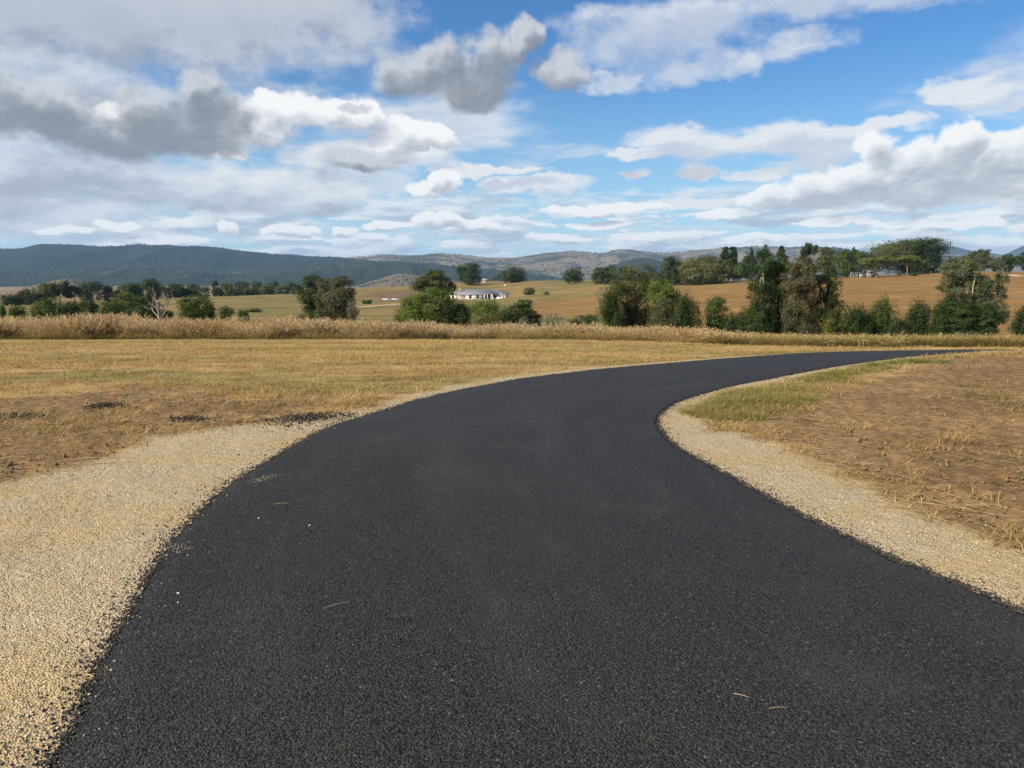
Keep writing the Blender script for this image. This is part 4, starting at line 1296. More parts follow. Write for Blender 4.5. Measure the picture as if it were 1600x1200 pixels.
tree(224, 254, 436, 468, 375, 'round', 'dark', 'highest dark crown directly behind the dead white tree', group=GRP)
tree(248, 266, 448, 468, 385, 'round', 'blue', 'dusky tree seen through the dead white branches', group=GRP)
tree(262, 288, 444, 469, 390, 'round', 'blue', 'blue dark tree beyond the dead white tree', group=GRP)
tree(284, 314, 449, 468, 395, 'bush', 'blue', 'faded grey green tree row end behind the round green tree', group=GRP)
tree(331, 349, 449, 466, 430, 'round', 'dark', 'solitary dark pyramid shaped tree in the dry clearing', group=GRP)
tree(310, 330, 448, 456, 620, 'bush', 'blue', 'small far tree before the dry clearing', group=GRP)
tree(290, 312, 444, 452, 700, 'bush', 'blue', 'far flat tree strip above the round green tree', group=GRP)
tree(331, 341, 438, 452, 640, 'round', 'blue', 'slim far tree standing above the dark pyramid tree', group=GRP)
tree(344, 362, 441, 455, 640, 'round', 'olive', 'far olive tree past the dry clearing', group=GRP)
tree(350, 376, 450, 468, 440, 'bush', 'mid', 'green bush on the pasture crest past the dark pyramid tree', group=GRP)
tree(366, 390, 440, 454, 640, 'round', 'blue', 'far dark tree with a squared top', group=GRP)
tree(372, 402, 451, 467, 450, 'bush', 'dark', 'dark low tree spreading over the pasture crest', group=GRP)
tree(392, 412, 440, 462, 520, 'round', 'blue', 'upright dusky tree where the plain wood begins', group=GRP)
tree(404, 426, 446, 464, 480, 'round', 'olive', 'grey olive tree in the plain wood', group=GRP)
tree(418, 436, 439, 462, 520, 'round', 'blue', 'taller blue green tree in the plain wood', group=GRP)
tree(430, 452, 445, 463, 490, 'round', 'greygreen', 'pale grey tree within the plain wood', group=GRP)
tree(444, 466, 441, 462, 500, 'round', 'blue', 'last dark tree of the plain wood before the dark green upright tree', group=GRP)
tree(456, 476, 446, 462, 480, 'bush', 'olive', 'olive bush half hidden by the dark green upright tree', group=GRP)
tree(-6, 8, 476, 493, 100, 'bush', 'mid', 'green bush cut by the picture edge behind the tall grass')
tree(14, 40, 477, 494, 102, 'bush', 'mid', 'small mid green bush in the creek flat second from the picture edge')
tree(44, 72, 474, 495, 103, 'bush', 'bright', 'yellowish green bush in the creek flat')
tree(64, 102, 465, 495, 112, 'bush', 'mid', 'larger green bush with an olive top below the plain thicket')
tree(94, 132, 471, 491, 118, 'bush', 'dark', 'dark flat topped bush beside the larger green bush')
tree(126, 153, 470, 490, 116, 'round', 'dark', 'dark rounded bush before the pale pasture patch')
tree(152, 202, 470, 492, 108, 'bush', 'dark', 'wide dark bush in front of the light green tree')
tree(184, 208, 457, 474, 200, 'round', 'bright', 'light green tree above the wide dark bush')
tree(198, 252, 461, 497, 100, 'round', 'dark', 'big dark round bush beside the dead white tree', lobes_px=[
    (224, 468, 16, 7), (212, 476, 13, 9), (236, 478, 14, 10), (224, 484, 22, 11), (206, 488, 9, 8), (244, 490, 9, 7)])
tree(282, 337, 462, 497, 100, 'round', 'mid', 'round green tree alone above the tall grass', lobes_px=[
    (308, 468, 16, 6), (320, 474, 14, 9), (298, 476, 14, 9), (310, 482, 20, 10), (328, 484, 9, 9), (290, 486, 9, 8), (312, 491, 16, 6)])
tree(250, 272, 486, 496, 100, 'bush', 'mid', 'low green shrub at the foot of the dead white tree', 'shrub', 'shrub')
tree(338, 366, 480, 491, 130, 'bush', 'olive', 'flat olive scrub past the round green tree', 'shrub', 'shrub')
tree(370, 388, 484, 494, 118, 'bush', 'mid', 'little green bush poking above the tall grass', 'shrub', 'shrub')
tree(386, 412, 482, 488, None, 'bush', 'olive', 'thin scrub line on the lower pasture', 'shrub', 'shrub')
bare_tree(232, 264, 440, 496, 97, 'white dead tree with bare forked branches above the tall grass', DEAD, 5, 5, 0.55, 0.017)
bare_tree(580, 610, 449, 478, None, 'faint bare thin tree beside the two white sheds', plain('thin_twig', (0.17, 0.13, 0.10), 0.9, 0.2), 5, 9, 0.5, 0.012)

# ---------------------------------------------------------------- buildings
def box(x0, x1, y0, y1, z0, z1):
    v = np.array([(x, y, z) for z in (z0, z1) for y in (y0, y1) for x in (x0, x1)], float)
    q = np.array([(0, 2, 3, 1), (4, 5, 7, 6), (0, 1, 5, 4), (2, 6, 7, 3), (0, 4, 6, 2), (1, 3, 7, 5)])
    return v, q


def part(name, mat, parent, *boxes, label=None):
    v, q = join([b if isinstance(b, tuple) and isinstance(b[0], np.ndarray) else box(*b) for b in boxes])
    o = link(name, mesh_np(name, v, quads=q), mat, parent)
    if label:
        o['label'] = label
    return o


def hip(x0, x1, y0, y1, z0, z1, inset):
    """hipped roof block with a thin eave edge"""
    ym = (y0 + y1) / 2
    v = np.array([(x0, y0, z0), (x1, y0, z0), (x1, y1, z0), (x0, y1, z0),
                  (x0, y0, z0 + 0.18), (x1, y0, z0 + 0.18), (x1, y1, z0 + 0.18), (x0, y1, z0 + 0.18),
                  (x0 + inset, ym, z1), (x1 - inset, ym, z1), (x1 - inset, ym + 0.02, z1), (x0 + inset, ym + 0.02, z1)], float)
    q = np.array([(3, 2, 1, 0), (0, 1, 5, 4), (1, 2, 6, 5), (2, 3, 7, 6), (3, 0, 4, 7), (4, 5, 9, 8), (6, 7, 11, 10), (5, 6, 10, 9), (7, 4, 8, 11), (8, 9, 10, 11)])
    return v, q


wall_m = plain('pale_render', (0.82, 0.77, 0.71), 0.8, 0.06, 0.8)
roof_m = plain('grey_metal_roof', (0.135, 0.141, 0.165), 0.8, 0.06, 0.6, 0.25)
trim_m = plain('white_trim', (0.78, 0.76, 0.73), 0.6, 0.05)
glass_m = plain('dark_window_glass', (0.02, 0.022, 0.026), 0.12, 0.1, 1.0, 0.6)
frame_m = plain('dark_window_frame', (0.09, 0.085, 0.08), 0.5, 0.1)
door_m = plain('brown_door', (0.16, 0.065, 0.045), 0.5, 0.12)
garage_m = plain('cream_garage_door', (0.60, 0.54, 0.47), 0.6, 0.05)
shadow_m = plain('porch_render', (0.50, 0.45, 0.41), 0.8, 0.06)

HY, hx, hz = PAD_Y, PAD_X, PAD_Z
mp = HY * 1.005 / FPX
house = empty('house', (hx, HY, hz), label='long low white house with a pale grey hipped roof on the pasture', category='house')
HW = 15.1
X_ = lambda zx: (zx - 802) / 11.43 * mp            # feature columns measured along the front
def roof(nm, geo_):
    link(nm, mesh_np(nm, geo_[0], quads=geo_[1]), roof_m, house)
EV = 2.45
part('wall', wall_m, house, (-HW, X_(880), 0, 10, -2.0, EV), (X_(1020), HW - 0.4, 0.6, 10, -2.0, EV), (X_(880), X_(1020), 2.2, 10, -2.0, EV - 0.02))
part('slab', plain('concrete_slab', (0.42, 0.38, 0.33), 0.9, 0.1), house, (-HW - 0.6, HW + 0.3, -1.2, 10.6, -2.2, 0.02))
roof('roof', hip(-HW - 0.8, X_(780), -0.35, 10.7, EV, EV + 1.75, 4.6))
roof('roof', hip(X_(400), X_(1130), -0.42, 11.4, EV + 0.06, EV + 2.55, 4.4))
roof('roof', hip(X_(720), HW + 0.7, 0.25, 10.4, EV + 0.03, EV + 2.05, 4.6))
part('gutter', trim_m, house, (-HW - 0.85, X_(400), -0.48, -0.36, EV, EV + 0.16), (X_(400), X_(1130), -0.55, -0.43, EV + 0.06, EV + 0.22), (X_(1130), HW + 0.75, 0.12, 0.24, EV + 0.03, EV + 0.19))
for a, b, z0, z1, y in ((300, 340, 0.5, 1.9, 0.0), (600, 652, 0.25, 2.15, 0.0), (728, 782, 0.45, 2.1, 0.0), (838, 861, 0.05, 2.2, 0.0), (890, 922, 0.1, 2.15, 2.2), (1032, 1096, 0.45, 2.0, 0.6), (1200, 1216, 0.3, 2.1, 0.6), (1258, 1280, 0.9, 2.1, 0.6)):
    f = part('window', frame_m, house, (X_(a), X_(a) + 0.09, y - 0.05, y + 0.05, z0, z1), (X_(b) - 0.09, X_(b), y - 0.05, y + 0.05, z0, z1),
             (X_(a) + 0.09, X_(b) - 0.09, y - 0.05, y + 0.05, z1 - 0.09, z1), (X_(a) + 0.09, X_(b) - 0.09, y - 0.05, y + 0.05, z0, z0 + 0.09),
             ((X_(a) + X_(b)) / 2 - 0.03, (X_(a) + X_(b)) / 2 + 0.03, y - 0.045, y + 0.04, z0 + 0.09, z1 - 0.09))
    part('pane', glass_m, f, (X_(a) + 0.09, X_(b) - 0.09, y - 0.02, y + 0.03, z0 + 0.09, z1 - 0.09))
g_ = part('garage_door', garage_m, house, *[(X_(372), X_(546), -0.06, 0.04, 0.03 + 0.53 * k, 0.53 * (k + 1)) for k in range(4)])
d_ = part('door', door_m, house, (X_(946), X_(980), 2.12, 2.24, 0.03, 2.15))
part('handle', frame_m, d_, (X_(975), X_(977), 2.05, 2.11, 1.0, 1.15))
for c_ in (884, 932, 1000, 1018):
    part('porch_post', trim_m, house, (X_(c_) - 0.16, X_(c_) + 0.16, -0.45, -0.13, 0.02, EV + 0.05))
part('downpipe', trim_m, house, (X_(556), X_(556) + 0.10, -0.16, -0.06, 0.02, EV))
part('downpipe', trim_m, house, (X_(1150), X_(1150) + 0.10, 0.44, 0.54, 0.02, EV))
part('flue', trim_m, house, (X_(430), X_(430) + 0.28, 4.6, 4.9, EV + 1.2, EV + 2.9))


def shed(px0, px1, py0, py1, Y, wall_c, roof_c, label, name='shed', cat='shed', open_front=True, posts=2, gable=0.35):
    pc = (px0 + px1) / 2
    m_ = Y * 1.005 / FPX
    d = px_dir(pc, py1)
    x = Y * d[0] / d[1]
    zb = EYE + Y * float(row_slope(py1))
    g = float(height(x, Y))
    w, h = (px1 - px0) * m_, (py1 - py0) * m_
    root = empty(name, (x, Y, zb), label=label, category=cat)
    wm, rm = plain(name + '_wall', wall_c, 0.8, 0.1, 0.9), plain(name + '_roof', roof_c, 0.5, 0.1, 0.9)
    e = h * (1 - gable)
    dep = max(w * 0.5, 3.0)
    lo = min(0, g - zb) - 0.6
    t = 0.12
    if open_front:
        part('wall', wm, root, (-w / 2, w / 2, dep - t, dep, lo, e), (-w / 2, -w / 2 + t, 0, dep - t, lo, e), (w / 2 - t, w / 2, 0, dep - t, lo, e), (w * 0.12, w / 2 - t, 0, t, lo, e))
        for k in range(posts):
            xx = -w / 2 + (k + 1) * (w * 0.62) / (posts + 1)
            part('post', trim_m, root, (xx - 0.08, xx + 0.08, 0.0, 0.16, lo, e))
    else:
        part('wall', wm, root, (-w / 2, w / 2, 0, dep, lo, e))
        f = part('window', frame_m, root, (-w * 0.2, w * 0.1, -0.06, -0.003, e * 0.4, e * 0.8))
        part('pane', glass_m, f, (-w * 0.18, w * 0.08, -0.08, -0.062, e * 0.45, e * 0.75))
    ov = 0.3
    v = np.array([(-w / 2 - ov, -ov, e), (w / 2 + ov, -ov, e), (w / 2 + ov, dep + ov, e), (-w / 2 - ov, dep + ov, e), (-w / 2 - ov, dep / 2, h), (w / 2 + ov, dep / 2, h),
                  (-w / 2 - ov, -ov, e + 0.1), (w / 2 + ov, -ov, e + 0.1), (w / 2 + ov, dep + ov, e + 0.1), (-w / 2 - ov, dep + ov, e + 0.1), (-w / 2 - ov, dep / 2, h + 0.1), (w / 2 + ov, dep / 2, h + 0.1)])
    q = np.array([(0, 4, 5, 1), (4, 3, 2, 5), (6, 7, 11, 10), (10, 11, 8, 9), (0, 1, 7, 6), (2, 3, 9, 8), (0, 6, 10, 4), (4, 10, 9, 3), (1, 5, 11, 7), (5, 2, 8, 11)])
    link('roof', mesh_np('roof', v, quads=q), rm, root)
    return root


shed(597.5, 609, 467, 473, 330, (0.42, 0.44, 0.44), (0.45, 0.46, 0.46), 'low white shed nearer the bare thin tree', posts=1)
shed(612, 624, 467, 472.5, 335, (0.42, 0.44, 0.44), (0.45, 0.46, 0.46), 'low white shed of the pair with the track in front, next to the big bush', posts=1)
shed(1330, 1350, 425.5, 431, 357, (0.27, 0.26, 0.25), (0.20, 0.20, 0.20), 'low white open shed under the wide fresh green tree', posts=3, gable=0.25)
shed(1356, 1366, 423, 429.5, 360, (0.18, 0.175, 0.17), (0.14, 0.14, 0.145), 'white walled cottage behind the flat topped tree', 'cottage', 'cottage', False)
shed(1262, 1290, 425, 435, 356, (0.16, 0.18, 0.175), (0.15, 0.165, 0.165), 'grey green shed roof between the bronze tree and the column tree', open_front=False, gable=0.45)
shed(754, 762.5, 435.8, 440, 610, (0.34, 0.28, 0.25), (0.30, 0.26, 0.25), 'tiny far house with a pale roof on the crest above the long house', 'far_house', 'house', False, gable=0.5)

# a pale trough on the slope above the house
ty = far_ground(790, 447)
tx = ty * px_dir(790, 445)[0] / px_dir(790, 445)[1]
tz = float(height(tx, ty))
th = np.linspace(0, 2 * math.pi, 20, endpoint=False)
def ringed(rs):
    v = np.array([(r_ * math.cos(a), r_ * math.sin(a), z) for r_, z in rs for a in th])
    i = np.arange(len(v)).reshape(len(rs), len(th))
    j = np.roll(i, -1, 1)
    return v, np.stack([i[:-1], j[:-1], j[1:], i[1:]], -1).reshape(-1, 4)
tank = empty('water_trough', (tx, ty, tz), label='small pale round stock trough on the slope above the house', category='trough')
link('basin', mesh_np('basin', *[None] * 0, verts=ringed([(0.02, 0.05), (0.75, 0.05), (0.85, 0.0), (0.95, 0.9), (0.88, 0.9), (0.8, 0.25), (0.02, 0.25)])[0], quads=ringed([(0, 0)] * 7)[1]), plain('concrete_trough', (0.62, 0.58, 0.50), 0.9), tank)
link('water', mesh_np('water', ringed([(0.01, 0.72), (0.84, 0.72)])[0], quads=ringed([(0, 0)] * 2)[1]), glass_m, tank)

# the pale track running past the sheds
tr = []
for px, py in ((560, 481), (585, 478.6), (605, 477.4), (628, 475.6), (660, 474), (700, 471.5), (716, 470)):
    y = far_ground(px, py)
    d = px_dir(px, py)
    tr.append((y * d[0] / d[1], y))
tl = spline(np.array(tr), 80)
dv = np.gradient(tl, axis=0)
nv = np.stack([-dv[:, 1], dv[:, 0]], 1) / np.hypot(dv[:, 0], dv[:, 1])[:, None]
wd = 2.4
P2 = np.stack([tl + nv * wd, tl + nv * wd / 3, tl - nv * wd / 3, tl - nv * wd], 1)
i = np.arange(P2.shape[0] * 4).reshape(-1, 4)
q = np.stack([i[:-1, :-1], i[:-1, 1:], i[1:, 1:], i[1:, :-1]], -1).reshape(-1, 4)
link('farm_track', mesh_np('farm_track', np.dstack([P2, height(P2[..., 0], P2[..., 1]) + 0.12]), quads=q, smooth=True),
     plain('pale_dirt', (0.40, 0.31, 0.20), 0.95, 0.2, 0.2), kind='structure')
# bare earth bank where the track meets the crest
bk = far_ground(1583, 431)
bx = bk * px_dir(1583, 431)[0] / px_dir(1583, 431)[1]
us = np.linspace(-1, 1, 15)
U2, V2 = np.meshgrid(us, us)
bank = np.stack([bx + U2 * 4.2 + V2 * 1.5, bk + V2 * 6.0, height(bx + U2 * 4.2 + V2 * 1.5, bk + V2 * 6.0) + 0.5 * (1 - U2 ** 2) * (1 - V2 ** 2) + 0.05 + 0.05 * fbm(U2 * 3, V2 * 3)], -1)
i = np.arange(225).reshape(15, 15)
link('earth_bank', mesh_np('earth_bank', bank, quads=np.stack([i[:-1, :-1], i[:-1, 1:], i[1:, 1:], i[1:, :-1]], -1).reshape(-1, 4), smooth=True),
     plain('pale_earth', (0.46, 0.36, 0.24), 0.95, 0.2, 0.8), kind='structure')

# ---------------------------------------------------------------- grasses, stones and litter
def blades(n, seed, spread, h0, h1, w, lean, curl=0.35, head=0.0, seg=3):
    """a tuft: n bent blades; attribute 'up' runs 0..1 from root to tip; some carry a feathery seed head"""
    r = np.random.default_rng(seed)
    V, Q, U_ = [], [], []
    o = 0
    for k in range(n):
        a = r.random() * 6.283
        q = spread * math.sqrt(r.random())
        p = np.array([math.cos(a) * q, math.sin(a) * q, 0.0])
        b = r.random() * 6.283
        dirn = np.array([math.cos(b), math.sin(b), 0])
        side = np.array([-dirn[1], dirn[0], 0])
        h = h0 + (h1 - h0) * r.random()
        ln = abs(r.normal(lean, lean * 0.5))
        ww = w * (0.7 + 0.6 * r.random())
        for s in range(seg + 1):
            t = s / seg
            c = p + np.array([0, 0, h * (t - curl * ln * t * t * 0.5)]) + dirn * h * (ln * t * 0.6 + ln * curl * t * t)
            f = ww * (1 - 0.8 * t) if not head else ww * (1 - 0.5 * t)
            V += [c - side * f, c + side * f]
            U_ += [t, t]
            if s:
                Q.append((o + 2 * s - 2, o + 2 * s - 1, o + 2 * s + 1, o + 2 * s))
        tip, prev = c, V[o + 2 * seg - 2] + side * f
        o += 2 * (seg + 1)
        if head and r.random() < head:
            ax = tip - prev
            ax /= max(np.linalg.norm(ax), 1e-6)
            hl = h * (0.16 + 0.10 * r.random())
            for m_ in range(3):
                rad = np.cross(ax, r.normal(size=3))
                rad /= max(np.linalg.norm(rad), 1e-6)
                e = tip + ax * hl * (0.5 + 0.5 * m_ / 2) + rad * hl * 0.28
                st = tip - ax * hl * 0.15 + ax * hl * 0.2 * m_
                sd = np.cross(ax, rad) * ww * 2.6
                V += [st - sd * 0.3, (st + e) / 2 + sd, e, (st + e) / 2 - sd]
                U_ += [1.15, 1.25, 1.3, 1.25]
                Q.append((o, o + 1, o + 2, o + 3))
                o += 4
    return mesh_np('tuft', np.array(V), quads=np.array(Q), attrs={'up': np.array(U_)})


def grass_mat(name, root, stem, tip, var=0.3, transl=0.35, use_field=False, patchy=None):
    m, T = new_mat(name)
    up = T.attr('up').outputs['Fac']
    rnd = T.n('ShaderNodeObjectInfo').outputs['Random']
    isl = T.n('ShaderNodeNewGeometry')
    pos = isl.outputs['Position']
    if use_field:
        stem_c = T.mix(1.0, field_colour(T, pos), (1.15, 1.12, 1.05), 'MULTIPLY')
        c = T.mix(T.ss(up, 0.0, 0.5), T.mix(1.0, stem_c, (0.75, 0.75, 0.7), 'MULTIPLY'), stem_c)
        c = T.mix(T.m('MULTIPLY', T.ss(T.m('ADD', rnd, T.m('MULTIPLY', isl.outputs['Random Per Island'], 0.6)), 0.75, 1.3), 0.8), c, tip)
    else:
        stem_v, tip_v = stem, tip
        if patchy:
            f = T.ss(T.noise(pos, 0.22, 3.0, 0.6), 0.42, 0.60)
            stem_v = T.mix(f, stem, patchy[0])
            tip_v = T.mix(f, tip, patchy[1])
            gp = T.ss(T.noise(T.v('ADD', pos, (31.0, 7.0, 0)), 0.30, 3.0, 0.6), 0.40, 0.62)
            root = T.mix(gp, tuple(x * 1.1 for x in stem), root)
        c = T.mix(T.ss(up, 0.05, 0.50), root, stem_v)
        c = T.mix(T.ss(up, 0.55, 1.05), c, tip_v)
    k = T.lin(T.m('ADD', T.m('MULTIPLY', rnd, 0.5), T.m('MULTIPLY', isl.outputs['Random Per Island'], 0.5)), 0, 1, 1 - var, 1 + var)
    c = T.v('SCALE', c, scale=k)
    d = T.n('ShaderNodeBsdfDiffuse', {'Color': c})
    t = T.n('ShaderNodeBsdfTranslucent', {'Color': c})
    finish(T, T.n('ShaderNodeMixShader', {0: transl, 1: d.outputs[0], 2: t.outputs[0]}).outputs[0])
    return m


def on(x, y):
    return np.stack([x, y, height(x, y)], 1)


rs = np.random.default_rng(99)
# -- the band of tall grass at the far side of the paddock
FRONT_PX = np.array([-700, 0, 400, 800, 1000, 1100, 1200, 1350, 1500, 1600, 2300], float)
FRONT_PY = np.array([530.2, 530.2, 530.2, 530.6, 533.5, 536.5, 540, 541, 541.5, 542.5, 543])
TOP_PY = np.array([490, 491, 490, 499, 506, 512, 520, 522, 524, 527, 528], float)
def strip(n, depth, jitter, inner=0.0):
    px = rs.uniform(-420, 2020, n)
    py = np.interp(px, FRONT_PX, FRONT_PY)
    # distance at which this row of the photo meets the ground, from a coarse table
    gp = np.linspace(-420, 2020, 60)
    gy = np.array([on_ground(a, b, 60)[1] for a, b in zip(gp, np.interp(gp, FRONT_PX, FRONT_PY))])
    Y0 = np.interp(px, gp, gy)
    Y = Y0 + inner + depth * rs.random(n) ** 1.3 + jitter * fbm(px * 0.01, px * 0, 3, 77)
    x = Y * (px - 800) / FPX / 1.005
    topz = np.interp(px, FRONT_PX, TOP_PY)
    h = EYE + Y * row_slope(topz) - height(x, Y, False)
    return px, x, Y, h

tall = [blades(30, 500 + k, 0.24, 0.62, 1.0, 0.0058, 0.34, 0.55, 0.6, 4) for k in range(6)]
short = [blades(34, 510 + k, 0.30, 0.55, 1.0, 0.0070, 0.35, 0.6, 0.25, 4) for k in range(5)]
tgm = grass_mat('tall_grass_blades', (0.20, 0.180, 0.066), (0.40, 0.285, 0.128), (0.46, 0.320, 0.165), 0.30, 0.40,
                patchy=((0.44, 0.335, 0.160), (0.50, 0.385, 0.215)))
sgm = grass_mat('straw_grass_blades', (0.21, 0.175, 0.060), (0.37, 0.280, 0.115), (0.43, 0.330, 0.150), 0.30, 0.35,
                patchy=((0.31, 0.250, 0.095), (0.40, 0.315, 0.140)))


def put_band(name, px, x, Y, h, protos, mat, label):
    w_ = (0.9 + 0.5 * rs.random(len(h)))
    scatter(name, on(x, Y), np.stack([rs.normal(0, 0.08, len(x)), rs.normal(0, 0.08, len(x)), rs.random(len(x)) * 6.28], 1), np.stack([w_, w_, h], 1), rs.integers(0, len(protos), len(x)), protos, mat,
            kind='stuff', label=label, category='tall grass')


px, x, Y, h = strip(13500, 9.0, 1.6)
clump = vnoise(x * 0.35, Y * 0.25, 31)
tallish = rs.random(len(px)) < np.interp(px, [0, 880, 1010, 1080, 1250], [1, 1, 0.75, 0.35, 0.0]) + np.where((px > 1000) & (clump > 0.66), 0.6, 0.0)
h0 = np.clip(h, 0.25, 1.9)
ht = h0 * (0.42 + 0.50 * rs.random(len(h))) * (0.95 + 0.42 * fbm(x * 0.45, Y * 0.22, 3, 31)) * np.interp(px, [0, 480, 620, 720, 800, 900, 1100], [0.98, 0.96, 0.80, 0.70, 0.74, 0.85, 1.2])
hs = h0 * (0.40 + 0.45 * rs.random(len(h))) * (0.9 + 0.35 * fbm(x * 0.4, Y * 0.3, 3, 32))
gapn = vnoise(x * 0.8 + 3, Y * 0.5, 93)
thin = rs.random(len(px)) < np.clip(0.15 + 1.5 * gapn, 0, 1)
k = tallish & thin
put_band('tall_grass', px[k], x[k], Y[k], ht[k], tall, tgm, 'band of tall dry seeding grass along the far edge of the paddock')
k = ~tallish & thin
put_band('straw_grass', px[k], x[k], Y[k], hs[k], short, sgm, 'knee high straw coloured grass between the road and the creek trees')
# straw coloured shorter fringe and green shoots at its foot
px, x, Y, h = strip(11000, 2.4, 0.8, -0.6)
keep = rs.random(len(px)) < np.interp(px, [0, 900, 1200], [0.8, 0.9, 1.0]) * np.clip(0.25 + 1.2 * vnoise(px * 0.02, Y * 0.4, 88), 0, 1)
px, x, Y = px[keep], x[keep], Y[keep]
h = (0.12 + 0.34 * rs.random(len(x)) ** 1.4) * np.interp(px, [0, 1000, 1400], [1.0, 1.2, 1.15])
fringe = [blades(22, 530 + k, 0.22, 0.5, 1.0, 0.007, 0.22, 0.7, 0.0, 3) for k in range(4)]
fgm = grass_mat('fringe_blades', (0.115, 0.110, 0.032), (0.17, 0.145, 0.048), (0.30, 0.225, 0.095), 0.3, 0.3, patchy=((0.30, 0.215, 0.085), (0.36, 0.26, 0.115)))
w_ = 0.8 + 0.5 * rs.random(len(x))
scatter('grass_fringe', on(x, Y), np.stack([0 * x, 0 * x, rs.random(len(x)) * 6.28], 1), np.stack([w_, w_, h], 1), rs.integers(0, 4, len(x)), fringe, fgm,
        kind='stuff', label='green and straw coloured fringe at the foot of the tall grass', category='grass')


# -- mown grass on the paddock
def wedge(n, r0, r1, a0=-50, a1=50, power=1.0):
    a = np.radians(rs.uniform(a0, a1, n))
    r_ = np.exp(rs.uniform(math.log(r0), math.log(r1), n))
    return r_ * np.sin(a), r_ * np.cos(a)

x, y = wedge(60000, 4.5, 42)
rd = road_sd(x, y)
gl = np.maximum(signed(GRAVEL_L, x, y), signed(GRAVEL_R, x, y))
sl = np.maximum(signed(SOIL_R, x, y), signed(SOIL_L, x, y))
wob = 0.25 * fbm(x * 1.7, y * 1.7, 3, 41)
bare = np.clip(2.2 - 4.0 * vnoise(x * 0.30 + 9, y * 0.55, 91), 0.35, 1)
p = bare * np.where(sl + wob > 0, np.where(x < 0, 0.10, 0.025), 1.0) * np.clip(0.35 + 0.9 * (vnoise(x * 0.9, y * 1.5, 8)), 0, 1)
ok = (rd < -0.36) & (gl + wob < -0.03) & (rs.random(len(x)) < p)
x, y = x[ok], y[ok]
mown = [blades(20, 560 + k, 0.13, 0.04, 0.085, 0.0024, 1.0, 0.8, 0.0, 2) for k in range(6)]
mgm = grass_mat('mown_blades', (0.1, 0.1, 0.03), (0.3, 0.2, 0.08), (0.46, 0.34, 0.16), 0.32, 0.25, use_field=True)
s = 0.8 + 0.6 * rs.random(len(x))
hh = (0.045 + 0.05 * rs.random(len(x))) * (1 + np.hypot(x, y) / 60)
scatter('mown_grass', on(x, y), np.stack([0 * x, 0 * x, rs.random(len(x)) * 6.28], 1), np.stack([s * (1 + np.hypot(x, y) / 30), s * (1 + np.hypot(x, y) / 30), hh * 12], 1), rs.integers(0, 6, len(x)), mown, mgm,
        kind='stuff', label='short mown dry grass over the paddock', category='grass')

# -- green weeds on the inside of the bend
x, y = wedge(40000, 7, 24, 5, 42)
gsd_ = signed(GREEN_R, x, y)
ok = (gsd_ + 0.7 * fbm(x * 1.1, y * 1.1, 3, 43) > 0.9 * rs.random(len(x)) - 0.05) & (road_sd(x, y) < -0.22)
x, y = x[ok][:9000], y[ok][:9000]
ggm = grass_mat('green_blades', (0.13, 0.130, 0.038), (0.27, 0.235, 0.078), (0.40, 0.310, 0.14), 0.3, 0.4, patchy=((0.175, 0.205, 0.048), (0.28, 0.275, 0.085)))
gsh = [blades(18, 590 + k, 0.10, 0.05, 0.14, 0.0030, 0.7, 0.7, 0.0, 3) for k in range(5)]
s = 0.8 + 0.5 * rs.random(len(x))
hh = (0.06 + 0.09 * rs.random(len(x))) * np.clip(1.35 - y / 26, 0.5, 1.2)
scatter('green_grass', on(x, y), np.stack([0 * x, 0 * x, rs.random(len(x)) * 6.28], 1), np.stack([s, s, hh * 7], 1), rs.integers(0, 5, len(x)), gsh, ggm,
        kind='stuff', label='green and yellowing grass growing along the inside of the bend', category='grass')

# -- cut straw lying on the bare soil
def straw_bundle(n, seed, L0, L1, w):
    r = np.random.default_rng(seed)
    parts = []
    for k in range(n):
        a = r.normal(0, 0.9)
        L = L0 + (L1 - L0) * r.random()
        c = r.normal(0, 0.10, 3) * np.array([1, 1, 0])
        d = np.array([math.cos(a), math.sin(a), 0])
        nrm = np.array([-d[1], d[0], 0])
        t = np.linspace(-0.5, 0.5, 5)
        b = r.normal(0, 0.06) * L
        lift = abs(r.normal(0, 0.02)) * L
        pth = c + d * (t * L)[:, None] + nrm * (b * (1 - 4 * t * t))[:, None] + np.array([0, 0, 1.0]) * (0.004 + lift * (0.5 + t))[:, None]
        parts.append(tube(pth, np.full(5, w * (0.6 + 0.6 * r.random())), 3))
    v, q = join(parts)
    return mesh_np('straw', v, quads=q, attrs={'up': np.full(len(v), 0.6)})

stm = grass_mat('straw', (0.28, 0.21, 0.11), (0.42, 0.32, 0.18), (0.46, 0.36, 0.21), 0.40, 0.15)
bund = [straw_bundle(7, 620 + k, 0.03, 0.15, 0.0010) for k in range(6)]
x, y = wedge(26000, 3.2, 24)
sl = np.maximum(signed(SOIL_R, x, y), signed(SOIL_L, x, y))
dens = np.clip(np.where(x < 0, 0.14, 0.12) + 1.0 * (vnoise(x * 1.1, y * 1.6, 55) - 0.58) + 0.4 * (vnoise(x * 4, y * 4, 56) - 0.55), 0.035, 0.8)
ok = (sl + 0.2 * fbm(x, y, 3, 44) > -0.08) & (rs.random(len(x)) < dens) & (road_sd(x, y) < -0.3)
x, y = x[ok], y[ok]
s = (0.7 + 0.7 * rs.random(len(x))) * (1 + np.hypot(x, y) / 40)
scatter('straw_litter', on(x, y) + np.array([0, 0, 0.004]), np.stack([0 * x, 0 * x, rs.normal(0, 0.7, len(x))], 1), np.stack([s, s, s], 1), rs.integers(0, 6, len(x)), bund, stm,
        kind='stuff', label='cut straw stalks lying over the bare brown soil', category='straw')

